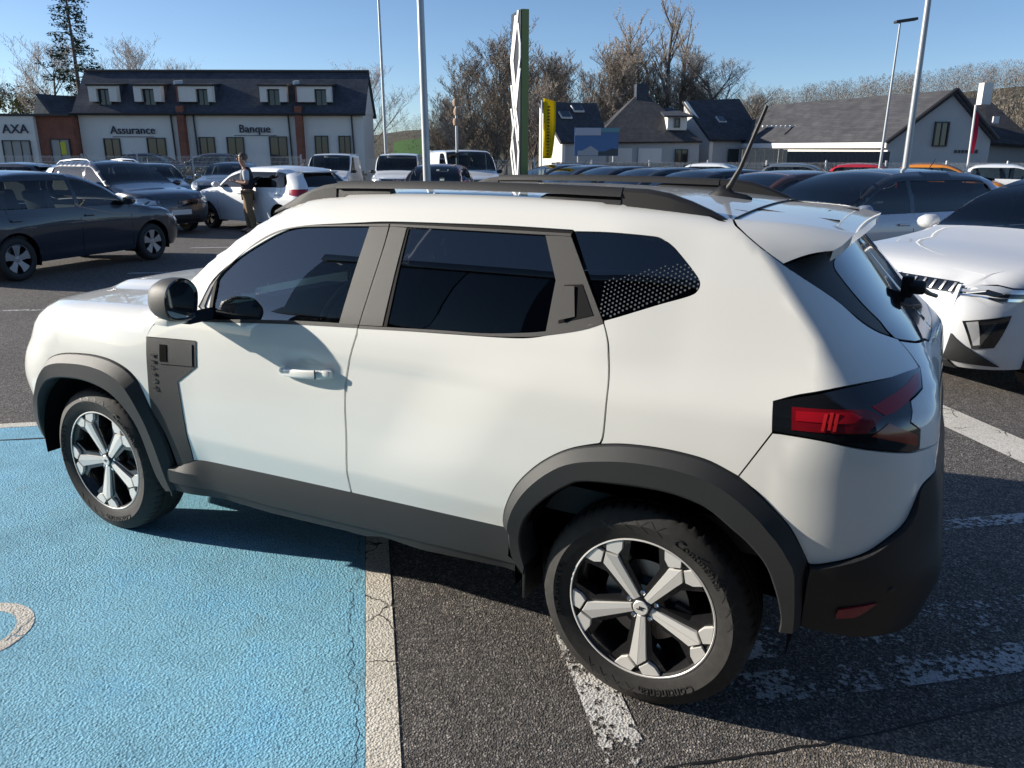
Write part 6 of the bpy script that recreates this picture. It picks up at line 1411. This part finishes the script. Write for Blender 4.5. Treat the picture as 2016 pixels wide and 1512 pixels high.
# left-hand trees
tree('bare_tree', 'open', Xof(722, 66), 66, 7.8, 'bare tree at the right end of the office building', rz=.6, w=1.15); tree('bare_tree', 'open', Xof(120, 70), 70, 9.9, 'pale bare tree left of the conifer', rz=1.1, w=1.2)
tree('bare_tree', 'open', Xof(295, 72), 72, 10.0, 'bare tree right of the conifer above the office roof', rz=2.6, w=1.15); tree('bare_tree', 'open', Xof(372, 76), 76, 8.9, 'small bare treetop above the middle of the office roof', rz=4.1, w=.8)
def conifer(seed, H, W_, gap=.0, mat='needle'):
    rnd = random.Random(seed); f = MB(); tr = MB(); tr.tube([(0, 0, 0), (.05, .03, H*.5), (0, 0, H)], [.22, .14, .02], 7, False)
    z = H*.12
    while z < H*.985:
        R_ = W_*(1-(z/H))**.8*rnd.uniform(.65, 1.1)+.12
        for k in range(rnd.randint(5, 7)):
            az = rnd.uniform(0, 2*math.pi); d = Vector((math.cos(az), math.sin(az), 0)); tip = Vector((0, 0, z))+d*R_+Vector((0, 0, R_*rnd.uniform(-.25, .18)))
            tr.tube([(0, 0, z), tuple(Vector((0, 0, z)).lerp(tip, .5)+Vector((0, 0, .1))), tuple(tip)], [.03, .02, .006], 3, False)
            for j in range(int(10+R_*26)):
                t = rnd.uniform(.35, 1.05); c_ = Vector((0, 0, z)).lerp(tip, t)+Vector((rnd.gauss(0, .12), rnd.gauss(0, .12), rnd.gauss(-.10, .12)))
                s_ = rnd.uniform(.10, .24); a = Vector((rnd.uniform(-1, 1), rnd.uniform(-1, 1), rnd.uniform(-.6, .2))).normalized()*s_; b = Vector((rnd.uniform(-1, 1), rnd.uniform(-1, 1), rnd.uniform(-1, .3))).normalized()*s_
                f.add([c_, c_+a, c_+b], [(0, 1, 2)])
        z += H*rnd.uniform(.022, .04)
    return tr.mesh('trunk', 'bark', 60), f.mesh('crown', mat, 60)
l, t = conifer(5, 17.5, 4.1); o = empty('conifer_tree', site(Xof(172, 68), 68), 0, 'tall dark conifer with drooping gappy branches behind the office building', 'tree'); obj('trunk', l, o); obj('crown', t, o)
def leafy(seed, H, W_, mat, n=2600, s0=.16):
    rnd = random.Random(seed); f = MB(); tr = MB().tube([(0, 0, 0), (0, 0, H*.6)], [.18, .08], 6, False)
    cl = [(Vector((rnd.uniform(-1, 1)*W_*.6, rnd.uniform(-1, 1)*W_*.6, H*rnd.uniform(.35, .92))), rnd.uniform(.5, 1.0)*W_*.45) for _ in range(14)]
    for k in range(n):
        c_, r_ = cl[k % len(cl)]; v = c_+Vector((rnd.gauss(0, 1), rnd.gauss(0, 1), rnd.gauss(0, 1))).normalized()*r_*rnd.uniform(.6, 1.05)
        a = Vector((rnd.uniform(-1, 1), rnd.uniform(-1, 1), rnd.uniform(-1, 1)))*s0; b = Vector((rnd.uniform(-1, 1), rnd.uniform(-1, 1), rnd.uniform(-1, 1)))*s0; f.add([v, v+a, v+b], [(0, 1, 2)])
    return tr.mesh('trunk', 'bark', 60), f.mesh('crown', mat, 60)
for k, (px, Y, h, w, mat, labl) in enumerate(((30, 72, 7.0, 2.0, 'leaf_olive', 'yellow-green bushy tree above the AXA annexe'), (82, 76, 7.6, 2.2, 'leaf_dark', 'dark evergreen right of the yellow-green tree'), (2, 84, 9.2, 2.4, 'needle2', 'dark evergreen at the far left edge'), (58, 88, 9.0, 2.0, 'needle', 'dark evergreen behind the yellow-green tree'))):
    l, t = leafy(20+k, h, w, mat); o = empty('evergreen_tree', site(Xof(px, Y), Y), k, labl, 'tree', 'evergreens at the far left'); obj('trunk', l, o); obj('crown', t, o)
# hedge strip behind the left fence
hg = MB(); rnd = random.Random(11)
for k in range(9000):
    X = rnd.uniform(-34, -7); v = Vector((X, 38.2+rnd.uniform(-.35, .35), rnd.uniform(.05, 1.15+.1*math.sin(X*2)))); a = Vector((rnd.uniform(-1, 1), rnd.uniform(-1, 1), rnd.uniform(-1, 1)))*.13; b = Vector((rnd.uniform(-1, 1), rnd.uniform(-1, 1), rnd.uniform(-1, 1)))*.13
    hg.add([site(*p) for p in (v, v+a, v+b)], [(0, 1, 2)])
hg.build('hedge_growth', 'hedge', fix=False, angle=60)['kind'] = 'stuff'
# hills with far woods
def hill(nm, pts, Y, depth, mat):
    """pts: (px, z) skyline"""
    rows = []
    for d, f_ in ((0, 0), (depth*.3, .55), (depth*.7, .93), (depth, 1.0), (depth*1.6, .8)):
        rows.append([site(Xof(px, Y)*(1+d/Y), Y+d, (1.74+(z-1.74)*1.22)*f_-.1) for px, z in pts])
    o = MB().grid(rows).build(nm, mat, fix=False, angle=80); o['kind'] = 'structure'
    if o.data.polygons[0].normal.z < 0: o.data.flip_normals()
hill('hill', [(500, 3), (700, 5.5), (800, 7), (880, 7.5), (960, 7), (1100, 6), (1300, 6), (1450, 8), (1550, 10.5), (1700, 12.5), (1850, 14.5), (2000, 16), (2200, 17), (2500, 17)], 150, 60, 'earth')
fd_ = MB().grid([[site(Xof(px, 150), 150, z) for px, z in ((775, 1.6), (800, 1.6), (842, 1.6))], [site(Xof(px, 165), 165, z) for px, z in ((775, 4.4), (800, 5.0), (842, 5.2))]]).build('field', 'field', fix=False); fd_['kind'] = 'structure'
if fd_.data.polygons[0].normal.z < 0: fd_.data.flip_normals()
def far_wood(nm, spots, mats, seed):
    rnd = random.Random(seed); M_ = [MB() for _ in mats]
    for (X, Y, z, h) in spots:
        m = M_[rnd.randrange(len(mats))]; n = 110
        for k in range(n):
            t = rnd.random(); r_ = h*.32*math.sin(math.pi*min(1, .15+t*.85))**.7*rnd.uniform(.2, 1); az = rnd.uniform(0, 6.283)
            v = Vector((X+r_*math.cos(az), Y+r_*math.sin(az), z+h*(.08+.92*t))); s_ = h*.036
            a = Vector((rnd.uniform(-.4, .4), rnd.uniform(-.4, .4), rnd.uniform(.4, 1)))*s_*1.6; b = Vector((rnd.uniform(-1, 1), rnd.uniform(-1, 1), rnd.uniform(-.5, .5)))*s_*.5; m.add([site(*p) for p in (v, v+a, v+b)], [(0, 1, 2)])
    for m, mt in zip(M_, mats):
        if m.v: m.build(nm, mt, fix=False, angle=80)['kind'] = 'stuff'
rnd = random.Random(21); spots = []
def zsky(px): return 1.74+1.22*(-1.74)+1.22*float(np.interp(px, [500, 700, 800, 880, 960, 1100, 1300, 1450, 1550, 1700, 1850, 2000, 2200], [3, 5.5, 7, 7.5, 7, 6, 6, 8, 10.5, 12.5, 14.5, 16, 17]))
for k in range(900):
    px = rnd.uniform(1430, 2150); d = rnd.uniform(.05, 1.0); Y = 150+60*d; spots.append((Xof(px, 150)*(Y/150), Y, zsky(px)*np.interp(d, [0, .3, .7, 1], [0, .55, .93, 1])-.3, rnd.uniform(3.5, 6.5)))
for k in range(600):
    px = rnd.uniform(1430, 2200); d = rnd.uniform(.82, 1.06); Y = 150+60*d; spots.append((Xof(px, 150)*(Y/150), Y, zsky(px)*min(1, .93+.07*(d-.7)/.3)-.4, rnd.uniform(3.5, 7.0)))
for k in range(240):
    px = rnd.uniform(690, 1010); d = rnd.uniform(.3, 1.0); Y = 150+60*d; spots.append((Xof(px, 150)*(Y/150), Y, zsky(px)*np.interp(d, [0, .3, .7, 1], [0, .55, .93, 1])-.3, rnd.uniform(2.6, 4.2)))
for k in range(90):
    px = rnd.uniform(715, 880); Y = rnd.uniform(80, 130)
    if 770 < px < 840 and rnd.random() < .8: continue
    spots.append((Xof(px, Y), Y, 0, rnd.uniform(2.0, 3.6)))
for k in range(60):
    px = rnd.uniform(1900, 2080); Y = rnd.uniform(70, 95); spots.append((Xof(px, Y), Y, 0, rnd.uniform(5.5, 8.5)))
far_wood('far_wood', spots, ['wood_far', 'twig_dark', 'bark'], 5)
# ------------------------------------------------------------------ man with a phone
plain('skin', (.42, .24, .17), .6); plain('hair', (.09, .06, .04), .5); plain('shirt', (.45, .50, .56), .85); plain('vest', (.012, .016, .026), .75); plain('chino', (.23, .155, .085), .9); plain('shoe', (.03, .025, .02), .6); plain('phone', (.01, .01, .012), .15)
def skinned(name, joints, edges, mat, parent, sub=2):
    """joints: name -> (x, y, z, radius[, radius2]); one continuous surface"""
    names = list(joints); me = bpy.data.meshes.new(name); me.from_pydata([joints[n][:3] for n in names], [(names.index(a), names.index(b)) for a, b in edges], [])
    o = bpy.data.objects.new(name, me); COL.objects.link(o)
    m = o.modifiers.new('skin', 'SKIN'); m.use_smooth_shade = True
    for i, n in enumerate(names):
        j = joints[n]; me.skin_vertices[0].data[i].radius = (j[3], j[4] if len(j) > 4 else j[3])
    me.skin_vertices[0].data[0].use_root = True
    s_ = o.modifiers.new('sub', 'SUBSURF'); s_.levels = sub; s_.render_levels = sub
    dg = bpy.context.evaluated_depsgraph_get(); dg.update(); out = bpy.data.meshes.new_from_object(o.evaluated_get(dg)); bpy.data.objects.remove(o)
    out.name = name; out.materials.clear(); out.materials.append(MATS[mat]); out.polygons.foreach_set('use_smooth', [True]*len(out.polygons))
    return obj(name, out, parent)
# local axes: facing -x (to the left in the picture), y = his right-to-left, z up
PM = empty('person', site(-6.16, 18.75), YAW+R(14), 'man in dark sleeveless vest and tan trousers looking down at a phone', 'person')
J = {'pelvis': (0, 0, .95, .12, .12), 'waist': (.0, 0, 1.08, .10, .10), 'chest': (.0, 0, 1.30, .11, .11), 'neckb': (-.01, 0, 1.46, .065, .065), 'neck': (-.035, 0, 1.53, .058), 'head0': (-.07, 0, 1.60, .075, .07), 'head1': (-.075, 0, 1.68, .098, .082), 'head2': (-.055, 0, 1.76, .075, .068)}
Ed = [('pelvis', 'waist'), ('waist', 'chest'), ('chest', 'neckb'), ('neckb', 'neck'), ('neck', 'head0'), ('head0', 'head1'), ('head1', 'head2')]
for s_, k in ((-1, 'r'), (1, 'l')):
    fx = .05 if s_ < 0 else -.06
    J.update({'hip'+k: (0, s_*.10, .88, .10, .105), 'knee'+k: (fx*.6-.02, s_*.12, .50, .066), 'calf'+k: (fx+.02, s_*.125, .33, .062), 'ank'+k: (fx+.03, s_*.13, .09, .042), 'toe'+k: (fx-.16, s_*.14, .035, .035, .045),
              'sh'+k: (.0, s_*.20, 1.41, .068), 'el'+k: (.02, s_*.255, 1.13, .050), 'wr'+k: (-.235, s_*.10, 1.17, .030)})
    Ed += [('pelvis', 'hip'+k), ('hip'+k, 'knee'+k), ('knee'+k, 'calf'+k), ('calf'+k, 'ank'+k), ('ank'+k, 'toe'+k), ('chest', 'sh'+k), ('sh'+k, 'el'+k), ('el'+k, 'wr'+k)]
body = skinned('body', J, Ed, 'skin', PM)
def shell(name, keys, edges, grow, mat, cut=None):
    K = {k: tuple(J[k][:3])+tuple(r_+grow for r_ in J[k][3:]) for k in keys}; o = skinned(name, K, edges, mat, PM)
    return o
Jt = dict(J)
tr_e = [('pelvis', 'hipr'), ('hipr', 'kneer'), ('kneer', 'calfr'), ('calfr', 'ankr'), ('pelvis', 'hipl'), ('hipl', 'kneel'), ('kneel', 'calfl'), ('calfl', 'ankl')]
shell('trousers', ['pelvis', 'hipr', 'kneer', 'calfr', 'ankr', 'hipl', 'kneel', 'calfl', 'ankl'], tr_e, .022, 'chino')
for k in ('r', 'l'):
    a, t = J['ank'+k], J['toe'+k]
    skinned('shoe', {'a': (a[0]+.04, a[1], .045, .045, .05), 'b': (a[0]-.06, a[1], .045, .045, .052), 'c': (t[0]-.03, t[1], .035, .034, .045)}, [('a', 'b'), ('b', 'c')], 'shoe', PM)
    sh, el = J['sh'+k], J['el'+k]; mid = [sh[i]*.15+el[i]*.85 for i in range(3)]
    skinned('sleeve', {'a': (sh[0], sh[1]*.8, sh[2]+.01, .088), 'b': tuple(sh[i]*.5+el[i]*.5 for i in range(3))+(.076,), 'c': tuple(mid)+(.072,)}, [('a', 'b'), ('b', 'c')], 'shirt', PM)
skinned('vest', {'pelvis': (0, 0, .95, .165, .175), 'waist': (0, 0, 1.10, .16, .175), 'chest': (.005, 0, 1.30, .172, .185), 'neckb': (.01, 0, 1.44, .115, .125), 'collar': (-.01, 0, 1.50, .078, .082)}, [('pelvis', 'waist'), ('waist', 'chest'), ('chest', 'neckb'), ('neckb', 'collar')], 'vest', PM)
hr = MB(); rows = []
for th in np.linspace(0, R(118), 9):
    rows.append([(-.055+.118*math.sin(th)*math.cos(a)*(1.0 if math.cos(a) > 0 else .86)+.012, .094*math.sin(th)*math.sin(a), 1.705+.112*math.cos(th)*(1 if math.cos(a) > -.2 or th < 1.1 else 1)+(.055*max(0, -math.cos(a))*max(0, th-1.0))) for a in np.linspace(0, 2*math.pi, 21)[:-1]])
hr.grid(rows, True).build('hair', 'hair', PM, 80)
fc = MB()
for s_ in (-1, 1): fc.bevbox((-.165, s_*.032, 1.700), (.012, .026, .012), .003)
fc.bevbox((-.160, 0, 1.628), (.012, .045, .010), .003); fc.build('eyes_and_mouth', 'hair', PM)
skinned('nose', {'a': (-.158, 0, 1.70, .012), 'b': (-.186, 0, 1.660, .014), 'c': (-.165, 0, 1.650, .014)}, [('a', 'b'), ('b', 'c')], 'skin', PM, 1)
for s_ in (-1, 1): skinned('ear', {'a': (-.055, s_*.088, 1.71, .010, .020), 'b': (-.055, s_*.090, 1.665, .009, .014)}, [('a', 'b')], 'skin', PM, 1)
for k, s_ in (('r', -1), ('l', 1)):
    w = Vector(J['wr'+k][:3]); palm = w+Vector((-.055, -s_*.02, .012))
    hj = {'w': tuple(w)+(.028, .024), 'p': tuple(palm)+(.030, .020)}; he = [('w', 'p')]
    for f in range(4):
        b0 = palm+Vector((-.03, s_*(.030-.020*f), .006)); ln = (.030, .036, .034, .026)[f]
        hj['f%d' % f] = tuple(b0)+(.010,); hj['g%d' % f] = tuple(b0+Vector((-ln, -s_*.012, .006)))+(.009,); hj['h%d' % f] = tuple(b0+Vector((-ln-.012, -s_*.030, .020)))+(.008,); he += [('p', 'f%d' % f), ('f%d' % f, 'g%d' % f), ('g%d' % f, 'h%d' % f)]
    hj['t0'] = tuple(w+Vector((-.035, -s_*.035, .022)))+(.012,); hj['t1'] = tuple(w+Vector((-.065, -s_*.052, .040)))+(.010,); he += [('p', 't0'), ('t0', 't1')]
    skinned('hand', hj, he, 'skin', PM, 1)
PHN = empty('phone', PM.matrix_world @ Vector((0, 0, 0)), 0, 'small dark phone held in front of the man\'s chest', 'phone')
PHN.location = site(-6.16, 18.75); PHN.rotation_euler = (0, 0, YAW+R(14))
MB().bevbox((-.315, 0, 1.205), (.15, .075, .009), .003, Matrix.Rotation(R(-28), 3, 'Y')).build('phone_body', 'phone', PHN)
